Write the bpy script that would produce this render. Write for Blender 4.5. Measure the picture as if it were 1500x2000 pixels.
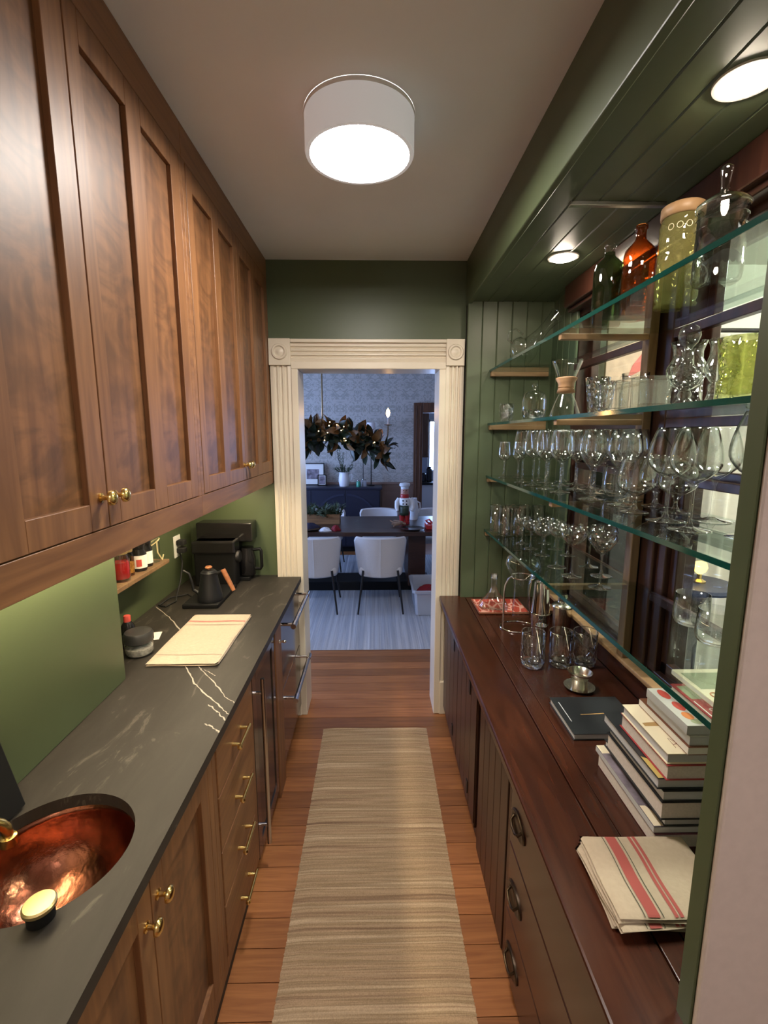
import bpy, bmesh, math, random
from mathutils import Vector, Matrix
random.seed(7)
for _o in list(bpy.data.objects): bpy.data.objects.remove(_o)
SC = bpy.context.scene
COL = SC.collection
PI = math.pi

# ------------------------------------------------------------------ camera
FPX = 920.0
PITCH = math.atan(150 / FPX)
YAW = math.atan(17 / FPX * math.cos(PITCH))
cam_d = bpy.data.cameras.new('camera')
cam_d.sensor_fit = 'VERTICAL'; cam_d.sensor_height = 36.0
cam_d.lens = 36.0 * FPX / 2000.0
cam_d.clip_start = 0.02
cam = bpy.data.objects.new('camera', cam_d); COL.objects.link(cam)
cam.location = (0, 0, 1.757)
cam.rotation_euler = (PI / 2 - PITCH, 0, -YAW)
SC.camera = cam

# ------------------------------------------------------------------ world, exposure
SKY_COL, SKY_STR = (0.36, 0.52, 1.0), 22.0
L_CEIL, L_DOWN, L_LED, L_CANDLE, L_BACK, L_KIT = 130.0, 200.0, 50.0, 90.0, 260.0, 72.0
w = bpy.data.worlds.new('sky'); SC.world = w; w.use_nodes = True
bg = w.node_tree.nodes['Background']
bg.inputs[0].default_value = (*SKY_COL, 1); bg.inputs[1].default_value = SKY_STR
vs = SC.view_settings
vs.view_transform = 'Standard'; vs.look = 'None'; vs.gamma = 1.0; vs.use_curve_mapping = False
vs.exposure = 0.0
SC.cycles.max_bounces = 9; SC.cycles.transmission_bounces = 6
SC.cycles.transparent_max_bounces = 64; SC.cycles.glossy_bounces = 5
SC.cycles.sample_clamp_indirect = 6.0; SC.cycles.adaptive_threshold = 0.025

def portal(name, loc, rot, sx, sy):
    l = bpy.data.lights.new(name, 'AREA'); l.shape = 'RECTANGLE'; l.size = sx; l.size_y = sy
    l.cycles.is_portal = True
    o = bpy.data.objects.new(name, l); COL.objects.link(o); o.location = loc; o.rotation_euler = rot
portal('daylight_window', (-3.12, 4.3, 1.45), (0, -PI / 2, 0), 1.7, 1.1)
portal('daylight_window', (-3.12, 6.1, 1.45), (0, -PI / 2, 0), 1.7, 1.1)
portal('daylight_window', (1.35, 9.12, 1.55), (-PI / 2, 0, 0), 0.7, 1.0)

# ------------------------------------------------------------------ materials
M = {}
def nt(name):
    m = bpy.data.materials.new(name); m.use_nodes = True; M[name] = m
    t = m.node_tree
    return m, t, t.nodes['Principled BSDF']
def setp(b, col=None, rough=None, metal=None, **k):
    if col is not None: b.inputs['Base Color'].default_value = (*col, 1)
    if rough is not None: b.inputs['Roughness'].default_value = rough
    if metal is not None: b.inputs['Metallic'].default_value = metal
    for a, v in k.items(): b.inputs[a.replace('_', ' ')].default_value = v
def flat(name, col, rough=0.5, metal=0.0, var=0.0, scale=8.0, bump=0.0, **k):
    m, t, b = nt(name); setp(b, col, rough, metal, **k)
    if var or bump:
        tc = t.nodes.new('ShaderNodeTexCoord'); n = t.nodes.new('ShaderNodeTexNoise')
        n.inputs['Scale'].default_value = scale; n.inputs['Detail'].default_value = 5
        t.links.new(tc.outputs['Object'], n.inputs['Vector'])
        if var:
            r = t.nodes.new('ShaderNodeValToRGB')
            r.color_ramp.elements[0].position = 0.3; r.color_ramp.elements[1].position = 0.7
            r.color_ramp.elements[0].color = (*[c * (1 - var) for c in col], 1)
            r.color_ramp.elements[1].color = (*[min(1, c * (1 + var)) for c in col], 1)
            t.links.new(n.outputs['Fac'], r.inputs['Fac']); t.links.new(r.outputs['Color'], b.inputs['Base Color'])
        if bump:
            bp = t.nodes.new('ShaderNodeBump'); bp.inputs['Strength'].default_value = bump; bp.inputs['Distance'].default_value = 0.004
            t.links.new(n.outputs['Fac'], bp.inputs['Height']); t.links.new(bp.outputs['Normal'], b.inputs['Normal'])
    return m
def wood(name, c1, c2, sc=(2, 2, 2), rough=0.4, figure=0.0, dist=1.5, rand=0.0, spec=0.5):
    m, t, b = nt(name); setp(b, c1, rough); b.inputs['Specular IOR Level'].default_value = spec
    N = t.nodes.new; L = t.links.new
    tc = N('ShaderNodeTexCoord'); mp = N('ShaderNodeMapping'); mp.inputs['Scale'].default_value = sc
    L(tc.outputs['Object'], mp.inputs['Vector'])
    if rand:
        oi = N('ShaderNodeObjectInfo'); mu = N('ShaderNodeMath'); mu.operation = 'MULTIPLY'; mu.inputs[1].default_value = 37.0
        cb = N('ShaderNodeCombineXYZ'); L(oi.outputs['Random'], mu.inputs[0])
        L(mu.outputs[0], cb.inputs[0]); L(mu.outputs[0], cb.inputs[1]); L(cb.outputs[0], mp.inputs['Location'])
    n = N('ShaderNodeTexNoise'); n.inputs['Scale'].default_value = 3.0; n.inputs['Detail'].default_value = 7; n.inputs['Distortion'].default_value = dist
    L(mp.outputs[0], n.inputs['Vector'])
    r = N('ShaderNodeValToRGB'); r.color_ramp.elements[0].position = 0.33; r.color_ramp.elements[1].position = 0.68
    r.color_ramp.elements[0].color = (*c2, 1); r.color_ramp.elements[1].color = (*c1, 1)
    L(n.outputs['Fac'], r.inputs['Fac']); out = r.outputs['Color']
    if figure:
        mp2 = N('ShaderNodeMapping'); mp2.inputs['Scale'].default_value = (1, 2.2, 4.5); L(tc.outputs['Object'], mp2.inputs['Vector'])
        n2 = N('ShaderNodeTexNoise'); n2.inputs['Scale'].default_value = 1.6; n2.inputs['Detail'].default_value = 3; n2.inputs['Distortion'].default_value = 3.2
        L(mp2.outputs[0], n2.inputs['Vector'])
        r2 = N('ShaderNodeValToRGB'); r2.color_ramp.elements[0].position = 0.36; r2.color_ramp.elements[1].position = 0.56
        r2.color_ramp.elements[0].color = (1 - figure,) * 3 + (1,); r2.color_ramp.elements[1].color = (1, 1, 1, 1)
        L(n2.outputs['Fac'], r2.inputs['Fac'])
        mx = N('ShaderNodeMixRGB'); mx.blend_type = 'MULTIPLY'; mx.inputs['Fac'].default_value = 1
        L(out, mx.inputs[1]); L(r2.outputs['Color'], mx.inputs[2]); out = mx.outputs[0]
    if rand:
        hs = N('ShaderNodeHueSaturation'); ma = N('ShaderNodeMapRange'); ma.inputs['To Min'].default_value = 1 - rand; ma.inputs['To Max'].default_value = 1 + rand
        L(oi.outputs['Random'], ma.inputs['Value']); L(ma.outputs[0], hs.inputs['Value']); L(out, hs.inputs['Color']); out = hs.outputs['Color']
    L(out, b.inputs['Base Color'])
    return m
def emit(name, col, strength):
    m = bpy.data.materials.new(name); m.use_nodes = True; M[name] = m; t = m.node_tree; t.nodes.clear()
    e = t.nodes.new('ShaderNodeEmission'); e.inputs[0].default_value = (*col, 1); e.inputs[1].default_value = strength
    o = t.nodes.new('ShaderNodeOutputMaterial'); t.links.new(e.outputs[0], o.inputs[0]); return m
def thin_glass(name, tint=(0.97, 0.98, 0.98), edge=(0.45, 0.5, 0.5), gloss=1.0, rough=0.01, ior=1.5, bump=0.0, lit_body=0.0, lit_body_col=(1, 1, 1)):
    """clear sheet: what is behind shows straight through, the surface mirrors by Fresnel, glancing paths cross more glass"""
    m = bpy.data.materials.new(name); m.use_nodes = True; M[name] = m; t = m.node_tree; t.nodes.clear(); N = t.nodes.new; L = t.links.new
    lw = N('ShaderNodeLayerWeight'); lw.inputs['Blend'].default_value = 0.5      # facing = 1 - |cos|, the same from both sides of a wall
    r = N('ShaderNodeValToRGB'); r.color_ramp.elements[0].color = (*tint, 1); r.color_ramp.elements[1].color = (*edge, 1)
    r.color_ramp.elements[0].position = 0.55; L(lw.outputs['Facing'], r.inputs['Fac'])
    tr = N('ShaderNodeBsdfTransparent'); L(r.outputs['Color'], tr.inputs[0])
    gl = N('ShaderNodeBsdfGlossy'); gl.inputs['Roughness'].default_value = rough; gl.inputs[0].default_value = (1, 1, 1, 1)
    if bump:
        tc = N('ShaderNodeTexCoord'); v = N('ShaderNodeTexVoronoi'); v.inputs['Scale'].default_value = 60; bp = N('ShaderNodeBump')
        bp.inputs['Strength'].default_value = bump; bp.inputs['Distance'].default_value = 0.01
        L(tc.outputs['Object'], v.inputs['Vector']); L(v.outputs['Distance'], bp.inputs['Height'])
        L(bp.outputs['Normal'], gl.inputs['Normal']); L(bp.outputs['Normal'], lw.inputs['Normal'])
    f0 = ((ior - 1) / (ior + 1)) ** 2
    pw = N('ShaderNodeMath'); pw.operation = 'POWER'; pw.inputs[1].default_value = 5.0; L(lw.outputs['Facing'], pw.inputs[0])
    ma = N('ShaderNodeMath'); ma.operation = 'MULTIPLY_ADD'; ma.inputs[1].default_value = (1 - f0) * gloss; ma.inputs[2].default_value = f0 * gloss; ma.use_clamp = True; L(pw.outputs[0], ma.inputs[0])
    tout = tr.outputs[0]
    if lit_body:  # diffuse colour stands in for light bouncing inside the tinted glass
        df = N('ShaderNodeBsdfDiffuse'); df.inputs[0].default_value = (*lit_body_col, 1); tl = N('ShaderNodeBsdfTranslucent'); tl.inputs[0].default_value = (*lit_body_col, 1)
        ad = N('ShaderNodeMixShader'); L(df.outputs[0], ad.inputs[1]); L(tl.outputs[0], ad.inputs[2])
        mk = N('ShaderNodeMixShader'); mk.inputs[0].default_value = lit_body; L(tout, mk.inputs[1]); L(ad.outputs[0], mk.inputs[2]); tout = mk.outputs[0]
    mx = N('ShaderNodeMixShader'); L(ma.outputs[0], mx.inputs[0]); L(tout, mx.inputs[1]); L(gl.outputs[0], mx.inputs[2])
    o = N('ShaderNodeOutputMaterial'); L(mx.outputs[0], o.inputs[0]); return m
def stripes(name, base, cols, axis, scale, rough=0.9):
    """woven stripes across one axis: a 1-D noise picks the yarn colour"""
    m, t, b = nt(name); setp(b, base, rough); b.inputs['Specular IOR Level'].default_value = 0.1
    N = t.nodes.new; L = t.links.new
    tc = N('ShaderNodeTexCoord'); sx = N('ShaderNodeSeparateXYZ'); L(tc.outputs['Object'], sx.inputs[0])
    cx = N('ShaderNodeCombineXYZ'); L(sx.outputs[axis], cx.inputs[0])
    sm = N('ShaderNodeMath'); sm.operation = 'MULTIPLY'; sm.inputs[1].default_value = 0.012; L(sx.outputs[1 - axis], sm.inputs[0]); L(sm.outputs[0], cx.inputs[1])
    n = N('ShaderNodeTexNoise'); n.inputs['Scale'].default_value = scale; n.inputs['Detail'].default_value = 4; n.inputs['Roughness'].default_value = 0.75
    L(cx.outputs[0], n.inputs['Vector'])
    r = N('ShaderNodeValToRGB'); cr = r.color_ramp; cr.interpolation = 'LINEAR'
    while len(cr.elements) < len(cols): cr.elements.new(0.5)
    for e, (p, c) in zip(cr.elements, cols): e.position = p; e.color = (*c, 1)
    L(n.outputs['Fac'], r.inputs['Fac'])
    n2 = N('ShaderNodeTexNoise'); n2.inputs['Scale'].default_value = 260; L(tc.outputs['Object'], n2.inputs['Vector'])
    mx = N('ShaderNodeMixRGB'); mx.blend_type = 'OVERLAY'; mx.inputs[0].default_value = 0.35; L(r.outputs['Color'], mx.inputs[1]); L(n2.outputs['Fac'], mx.inputs[2])
    L(mx.outputs[0], b.inputs['Base Color'])
    bp = N('ShaderNodeBump'); bp.inputs['Strength'].default_value = 0.5; bp.inputs['Distance'].default_value = 0.003
    L(n2.outputs['Fac'], bp.inputs['Height']); L(bp.outputs['Normal'], b.inputs['Normal'])
    return m

GREEN = (0.076, 0.098, 0.047)
flat('green_paint', GREEN, 0.42, var=0.05, scale=3, bump=0.02)
flat('green_board', (0.070, 0.090, 0.048), 0.4, var=0.06, scale=5)
flat('ceiling_paint', (0.78, 0.79, 0.80), 0.8, var=0.02, scale=4)
flat('pink_wall', (0.60, 0.53, 0.49), 0.7, var=0.03, scale=60, bump=0.05)
flat('cream_trim', (0.70, 0.62, 0.50), 0.35)
flat('white_trim', (0.75, 0.73, 0.70), 0.4)
wood('maple', (0.235, 0.105, 0.039), (0.145, 0.060, 0.022), (9, 9, 0.7), 0.46)
wood('maple_h', (0.235, 0.105, 0.039), (0.145, 0.060, 0.022), (9, 0.7, 9), 0.46)
wood('maple_panel', (0.215, 0.094, 0.035), (0.115, 0.046, 0.017), (6, 6, 0.55), 0.46, figure=0.34, rand=0.05)
wood('mahogany', (0.060, 0.017, 0.008), (0.032, 0.009, 0.005), (7, 0.6, 7), 0.22)
wood('mahogany_v', (0.055, 0.019, 0.010), (0.030, 0.010, 0.006), (7, 7, 0.6), 0.35)
wood('window_wood', (0.042, 0.015, 0.009), (0.022, 0.008, 0.005), (8, 8, 0.8), 0.3)
wood('oak_cleat', (0.36, 0.22, 0.11), (0.24, 0.14, 0.065), (1, 8, 8), 0.5)
wood('post_wood', (0.22, 0.135, 0.065), (0.14, 0.08, 0.04), (8, 8, 1), 0.5)
wood('fir_floor', (0.32, 0.130, 0.045), (0.21, 0.078, 0.027), (0.9, 14, 5), 0.33, rand=0.28)
wood('walnut', (0.055, 0.025, 0.017), (0.03, 0.014, 0.01), (0.8, 9, 9), 0.3)
wood('door_brown', (0.14, 0.056, 0.024), (0.07, 0.027, 0.012), (9, 9, 0.7), 0.35)
wood('handle_wood', (0.42, 0.17, 0.07), (0.28, 0.10, 0.04), (4, 4, 12), 0.4)
wood('pale_wood', (0.55, 0.33, 0.17), (0.42, 0.24, 0.12), (3, 3, 10), 0.45)
wood('crate_wood', (0.33, 0.17, 0.07), (0.2, 0.10, 0.04), (1, 8, 8), 0.6)
flat('brass', (0.83, 0.60, 0.22), 0.22, 1.0)
flat('brass_satin', (0.72, 0.55, 0.27), 0.42, 1.0, var=0.08, scale=50)
flat('chrome', (0.82, 0.81, 0.79), 0.09, 1.0)
flat('steel', (0.60, 0.57, 0.54), 0.25, 1.0)
flat('pewter', (0.68, 0.64, 0.55), 0.22, 1.0)
flat('bronze', (0.10, 0.075, 0.055), 0.38, 1.0)
flat('dark_steel', (0.13, 0.10, 0.085), 0.13, 0.85)
flat('black_gloss', (0.012, 0.011, 0.011), 0.16)
flat('black_matte', (0.007, 0.007, 0.007), 0.5, Specular_IOR_Level=0.22)
flat('kettle_black', (0.012, 0.0125, 0.014), 0.38, Specular_IOR_Level=0.35)
flat('rubber_black', (0.01, 0.01, 0.01), 0.7)
flat('white_plastic', (0.80, 0.79, 0.76), 0.35)
flat('copper', (0.27, 0.105, 0.062), 0.22, 1.0, var=0.3, scale=45, bump=0.35)
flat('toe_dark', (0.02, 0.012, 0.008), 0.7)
flat('linen', (0.42, 0.335, 0.245), 0.95, var=0.04, scale=90, bump=0.4)
flat('linen_red', (0.34, 0.075, 0.065), 0.95)
flat('linen_pink', (0.40, 0.16, 0.13), 0.95)
flat('linen_grey', (0.27, 0.215, 0.17), 0.95)
flat('linen_green', (0.07, 0.075, 0.05), 0.95)
flat('drum_fabric', (0.72, 0.72, 0.74), 0.8, bump=0.05, scale=120, Emission_Color=(1.0, 0.97, 0.95, 1), Emission_Strength=0.22)
flat('vein_white', (0.36, 0.325, 0.27), 0.5)
emit('lamp_white', (1.0, 0.93, 0.85), L_CEIL)
emit('down_white', (1.0, 0.84, 0.66), L_DOWN)
emit('led_warm', (1.0, 0.80, 0.50), L_LED)
emit('flame_bulb', (1.0, 0.52, 0.16), L_CANDLE)
emit('back_lamp', (1.0, 0.95, 0.80), L_BACK)
emit('kitchen_fill', (1.0, 0.88, 0.80), L_KIT)
emit('yellow_lamp', (1.0, 0.66, 0.12), 6.0)
emit('glint_glow', (1.0, 0.72, 0.38), 9.0)
thin_glass('clear_glass', edge=(0.30, 0.34, 0.34), gloss=2.0)
thin_glass('rim_glass', (0.9, 0.92, 0.92), (0.35, 0.4, 0.4), gloss=3.2, rough=0.03)
thin_glass('cut_glass', (0.93, 0.95, 0.95), (0.35, 0.38, 0.38), gloss=2.0, bump=0.9)
thin_glass('shelf_glass', (0.93, 0.965, 0.95), (0.55, 0.68, 0.63), gloss=1.0)
thin_glass('pane_glass', (0.93, 0.95, 0.94), (0.75, 0.78, 0.77), gloss=1.0)
thin_glass('green_bottle_glass', (0.20, 0.26, 0.13), (0.05, 0.07, 0.03), gloss=1.2, lit_body=0.12, lit_body_col=(0.08, 0.11, 0.05))
thin_glass('amber_glass', (0.55, 0.20, 0.05), (0.10, 0.03, 0.01), gloss=1.3, bump=0.12, lit_body=0.12, lit_body_col=(0.30, 0.09, 0.02))
thin_glass('yellow_glass', (0.78, 0.74, 0.45), (0.30, 0.28, 0.10), gloss=1.3, bump=0.2, lit_body=0.35, lit_body_col=(0.42, 0.40, 0.16))
thin_glass('lime_glass', (0.80, 0.82, 0.56), (0.42, 0.46, 0.20), gloss=1.6, bump=0.8, lit_body=0.10, lit_body_col=(0.40, 0.42, 0.18))
thin_glass('honey_glass', (0.80, 0.55, 0.25), (0.5, 0.3, 0.1), gloss=1.2)
flat('bin_plastic', (0.62, 0.66, 0.74), 0.3, Alpha=0.55)
m, t, b = nt('shelf_edge'); setp(b, (0.010, 0.085, 0.066), 0.08); b.inputs['Transmission Weight'].default_value = 0.35; b.inputs['IOR'].default_value = 1.5
flat('syrup_red', (0.30, 0.012, 0.012), 0.15)
flat('paper_white', (0.80, 0.77, 0.72), 0.7)
flat('paper_cream', (0.80, 0.70, 0.50), 0.6)
flat('paper_grey', (0.52, 0.53, 0.55), 0.6)
flat('page_edge', (0.62, 0.56, 0.52), 0.85, var=0.08, scale=200)
flat('cover_black', (0.02, 0.022, 0.025), 0.28)
flat('cover_red', (0.33, 0.03, 0.035), 0.4)
flat('cover_plum', (0.16, 0.05, 0.075), 0.4)
flat('cover_brown', (0.20, 0.07, 0.035), 0.4)
flat('cover_grey', (0.50, 0.48, 0.45), 0.45)
flat('cover_photo', (0.20, 0.17, 0.20), 0.35, var=0.75, scale=16)
flat('print_red', (0.48, 0.06, 0.045), 0.5)
flat('print_orange', (0.60, 0.20, 0.06), 0.5)
flat('print_gold', (0.55, 0.40, 0.12), 0.45)
flat('print_tan', (0.40, 0.24, 0.09), 0.5)
flat('print_green', (0.30, 0.33, 0.20), 0.5)
flat('upholstery', (0.60, 0.58, 0.57), 0.95, var=0.03, scale=120, bump=0.25)
flat('navy', (0.013, 0.015, 0.032), 0.4)
flat('navy_light', (0.022, 0.026, 0.052), 0.4)
flat('iron', (0.03, 0.028, 0.028), 0.45, 0.6)
flat('aged_brass', (0.30, 0.22, 0.12), 0.35, 1.0)
flat('ceramic_white', (0.78, 0.78, 0.80), 0.3)
flat('leaf_green', (0.022, 0.033, 0.014), 0.35, var=0.4, scale=20)
flat('leaf_brown', (0.25, 0.115, 0.032), 0.42, var=0.4, scale=20)
flat('pine_green', (0.075, 0.11, 0.06), 0.6, var=0.3, scale=30)
flat('red_cloth', (0.22, 0.008, 0.014), 0.8)
flat('skin_paint', (0.52, 0.26, 0.19), 0.45)
flat('paint_red', (0.40, 0.02, 0.02), 0.3)
flat('paint_white', (0.80, 0.80, 0.80), 0.4)
flat('paint_green', (0.03, 0.045, 0.025), 0.4)
flat('root_brown', (0.24, 0.14, 0.085), 0.7, var=0.3, scale=60)
flat('dark_cloth', (0.02, 0.02, 0.05), 0.8)
flat('wainscot', (0.25, 0.16, 0.12), 0.5, var=0.05, scale=4)
flat('blue_wall', (0.42, 0.45, 0.54), 0.8)
flat('back_wall', (0.66, 0.69, 0.60), 0.8)
flat('curtain_white', (0.74, 0.72, 0.66), 0.9)
flat('curtain_blue', (0.06, 0.065, 0.16), 0.9)
flat('back_dark', (0.022, 0.024, 0.03), 0.5)
flat('canvas_beige', (0.62, 0.47, 0.36), 0.8, var=0.12, scale=25)
flat('jade', (0.05, 0.30, 0.20), 0.25)
flat('slate_lid', (0.03, 0.03, 0.03), 0.4)
flat('twine', (0.62, 0.52, 0.30), 0.8)
flat('salt', (0.45, 0.43, 0.38), 0.8, var=0.5, scale=70)

# soapstone worktop
m, t, b = nt('soapstone'); setp(b, (0.055, 0.05, 0.044), 0.46, Specular_IOR_Level=0.2)
tc = t.nodes.new('ShaderNodeTexCoord'); mp = t.nodes.new('ShaderNodeMapping'); mp.inputs['Rotation'].default_value = (0, 0, 0.75); mp.inputs['Scale'].default_value = (5.0, 1.3, 2)
n = t.nodes.new('ShaderNodeTexNoise'); n.inputs['Scale'].default_value = 3.2; n.inputs['Detail'].default_value = 9; n.inputs['Distortion'].default_value = 1.1; n.inputs['Roughness'].default_value = 0.62
r = t.nodes.new('ShaderNodeValToRGB'); cr = r.color_ramp
for _ in range(3): cr.elements.new(0.5)
for e, (p, c) in zip(cr.elements, [(0.0, (0.019, 0.0165, 0.014)), (0.47, (0.028, 0.0245, 0.0205)), (0.60, (0.032, 0.028, 0.0235)), (0.655, (0.075, 0.066, 0.054)), (0.72, (0.033, 0.029, 0.0245))]): e.position = p; e.color = (*c, 1)
t.links.new(tc.outputs['Object'], mp.inputs[0]); t.links.new(mp.outputs[0], n.inputs[0]); t.links.new(n.outputs['Fac'], r.inputs[0]); t.links.new(r.outputs[0], b.inputs['Base Color'])
# damask wallpaper
m, t, b = nt('wallpaper'); setp(b, (0.4, 0.4, 0.4), 0.8); N = t.nodes.new; L = t.links.new
tc = N('ShaderNodeTexCoord'); sx = N('ShaderNodeSeparateXYZ'); L(tc.outputs['Object'], sx.inputs[0])
def ping(out, s):
    a = N('ShaderNodeMath'); a.operation = 'PINGPONG'; a.inputs[1].default_value = s; L(out, a.inputs[0]); return a.outputs[0]
cx = N('ShaderNodeCombineXYZ'); L(ping(sx.outputs[0], 0.27), cx.inputs[0]); L(ping(sx.outputs[2], 0.36), cx.inputs[1])
v = N('ShaderNodeTexVoronoi'); v.inputs['Scale'].default_value = 6.5; v.feature = 'SMOOTH_F1'; L(cx.outputs[0], v.inputs['Vector'])
n = N('ShaderNodeTexNoise'); n.inputs['Scale'].default_value = 8; n.inputs['Detail'].default_value = 1.5; n.inputs['Distortion'].default_value = 2.6; L(cx.outputs[0], n.inputs['Vector'])
ad = N('ShaderNodeMath'); ad.operation = 'ADD'; L(v.outputs['Distance'], ad.inputs[0]); L(n.outputs['Fac'], ad.inputs[1])
wv = N('ShaderNodeMath'); wv.operation = 'PINGPONG'; wv.inputs[1].default_value = 0.16; L(ad.outputs[0], wv.inputs[0])
r = N('ShaderNodeValToRGB'); r.color_ramp.elements[0].position = 0.03; r.color_ramp.elements[1].position = 0.12
r.color_ramp.elements[0].color = (0.36, 0.345, 0.31, 1); r.color_ramp.elements[1].color = (0.50, 0.475, 0.44, 1)
L(wv.outputs[0], r.inputs[0]); L(r.outputs[0], b.inputs['Base Color'])
# coral tray print
m, t, b = nt('tray_print'); setp(b, (0.6, 0.2, 0.15), 0.25); N = t.nodes.new; L = t.links.new
tc = N('ShaderNodeTexCoord'); mp = N('ShaderNodeMapping'); mp.inputs['Scale'].default_value = (26, 13, 1); v = N('ShaderNodeTexVoronoi'); v.feature = 'DISTANCE_TO_EDGE'; v.inputs['Scale'].default_value = 1.0
r = N('ShaderNodeValToRGB'); r.color_ramp.interpolation = 'EASE'
r.color_ramp.elements[0].position = 0.05; r.color_ramp.elements[1].position = 0.12; r.color_ramp.elements[0].color = (0.82, 0.42, 0.33, 1); r.color_ramp.elements[1].color = (0.50, 0.07, 0.045, 1)
L(tc.outputs['Object'], mp.inputs[0]); L(mp.outputs[0], v.inputs['Vector']); L(v.outputs['Distance'], r.inputs[0]); L(r.outputs[0], b.inputs['Base Color'])
stripes('runner_yarn', (0.5, 0.4, 0.3), [(0.30, (0.10, 0.055, 0.04)), (0.40, (0.27, 0.18, 0.11)), (0.47, (0.43, 0.305, 0.19)), (0.52, (0.29, 0.205, 0.12)), (0.60, (0.52, 0.39, 0.255)), (0.70, (0.26, 0.165, 0.105))], 1, 19.0)
stripes('dining_yarn', (0.5, 0.5, 0.55), [(0.34, (0.20, 0.21, 0.24)), (0.46, (0.42, 0.43, 0.46)), (0.54, (0.30, 0.32, 0.36)), (0.66, (0.58, 0.58, 0.60))], 0, 9.0)

# ------------------------------------------------------------------ mesh helpers
class MB:
    """collects polygons in world coordinates, stores them relative to an origin"""
    def __init__(self, o=(0, 0, 0)):
        self.v = []; self.f = []; self.o = Vector(o); self.mi = []
    def add(self, vs, fs, mi=0):
        k = len(self.v); self.v += [tuple(Vector(p) - self.o) for p in vs]
        self.f += [tuple(i + k for i in f) for f in fs]; self.mi += [mi] * len(fs); return self
    def box(self, x0, x1, y0, y1, z0, z1, mi=0):
        vs = [(x, y, z) for z in (z0, z1) for y in (y0, y1) for x in (x0, x1)]
        return self.add(vs, [(0, 2, 3, 1), (4, 5, 7, 6), (0, 1, 5, 4), (2, 6, 7, 3), (0, 4, 6, 2), (1, 3, 7, 5)], mi)
    def lathe(self, prof, c=(0, 0, 0), n=24, mi=0, axis='z', sy=1.0):
        c = Vector(c); vs = []; fs = []; rows = []
        for (r, z) in prof:
            if r <= 1e-6:
                rows.append([len(vs)]); vs.append((0, 0, z))
            else:
                rows.append(list(range(len(vs), len(vs) + n)))
                vs += [(r * math.cos(2 * PI * i / n), sy * r * math.sin(2 * PI * i / n), z) for i in range(n)]
        for a, b_ in zip(rows, rows[1:]):
            for i in range(n):
                j = (i + 1) % n
                if len(a) == 1 and len(b_) == 1: break
                if len(a) == 1: fs.append((a[0], b_[j], b_[i]))
                elif len(b_) == 1: fs.append((a[i], a[j], b_[0]))
                else: fs.append((a[i], a[j], b_[j], b_[i]))
        if axis == 'x': vs = [(z, x, y) for x, y, z in vs]
        if axis == 'y': vs = [(y, z, x) for x, y, z in vs]
        return self.add([Vector(p) + c for p in vs], fs, mi)
    def tube(self, pts, r, n=8, cap=True, mi=0, close=False):
        P = [Vector(p) for p in pts]; rs = r if isinstance(r, (list, tuple)) else [r] * len(P)
        vs = []; fs = []; up = None; m_ = len(P)
        for i, p in enumerate(P):
            if close: d = P[(i + 1) % m_] - P[i - 1]
            else: d = (P[min(i + 1, m_ - 1)] - P[max(i - 1, 0)])
            d.normalize()
            if up is None: up = Vector((0, 0, 1)) if abs(d.z) < 0.9 else Vector((1, 0, 0))
            a = d.cross(up); a.normalize(); b_ = a.cross(d); up = b_
            vs += [p + (a * math.cos(2 * PI * k / n) + b_ * math.sin(2 * PI * k / n)) * rs[i] for k in range(n)]
        for i in range(m_ if close else m_ - 1):
            i2 = (i + 1) % m_
            for k in range(n):
                fs.append((i * n + k, i * n + (k + 1) % n, i2 * n + (k + 1) % n, i2 * n + k))
        if cap and not close:
            fs.append(tuple(range(n))[::-1]); fs.append(tuple((m_ - 1) * n + k for k in range(n)))
        return self.add(vs, fs, mi)
    def prism(self, poly, axis, a, b_, mi=0):
        """poly: 2-D outline in the two other axes (cyclic x,y,z order), extruded from a to b along axis"""
        def p3(q, t):
            if axis == 'z': return (q[0], q[1], t)
            if axis == 'y': return (q[0], t, q[1])
            return (t, q[0], q[1])
        n = len(poly); vs = [p3(q, a) for q in poly] + [p3(q, b_) for q in poly]
        fs = [tuple(range(n))[::-1], tuple(range(n, 2 * n))] + [(i, (i + 1) % n, n + (i + 1) % n, n + i) for i in range(n)]
        return self.add(vs, fs, mi)
    def grid(self, fn, nu, nv, mi=0):
        vs = [fn(i / nu, j / nv) for j in range(nv + 1) for i in range(nu + 1)]
        fs = [(j * (nu + 1) + i, j * (nu + 1) + i + 1, (j + 1) * (nu + 1) + i + 1, (j + 1) * (nu + 1) + i) for j in range(nv) for i in range(nu)]
        return self.add(vs, fs, mi)
    def mesh(self, name, mats, smooth=False, fix=True):
        me = bpy.data.meshes.new(name); me.from_pydata(self.v, [], self.f)
        for mt in (mats if isinstance(mats, (list, tuple)) else [mats]): me.materials.append(M[mt])
        if len(set(self.mi)) > 1: me.polygons.foreach_set('material_index', self.mi)
        if fix:
            bm = bmesh.new(); bm.from_mesh(me); bmesh.ops.recalc_face_normals(bm, faces=bm.faces); bm.to_mesh(me); bm.free()
        if smooth:
            me.polygons.foreach_set('use_smooth', [True] * len(me.polygons))
            if smooth != 'all':
                try: me.set_sharp_from_angle(angle=math.radians(40))
                except Exception: pass
        me.update(); return me
def link(name, data, parent=None, loc=None, rot=None):
    o = bpy.data.objects.new(name, data); COL.objects.link(o)
    if parent is not None: o.parent = parent
    if loc is not None: o.location = loc
    if rot is not None: o.rotation_euler = rot
    return o
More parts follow.
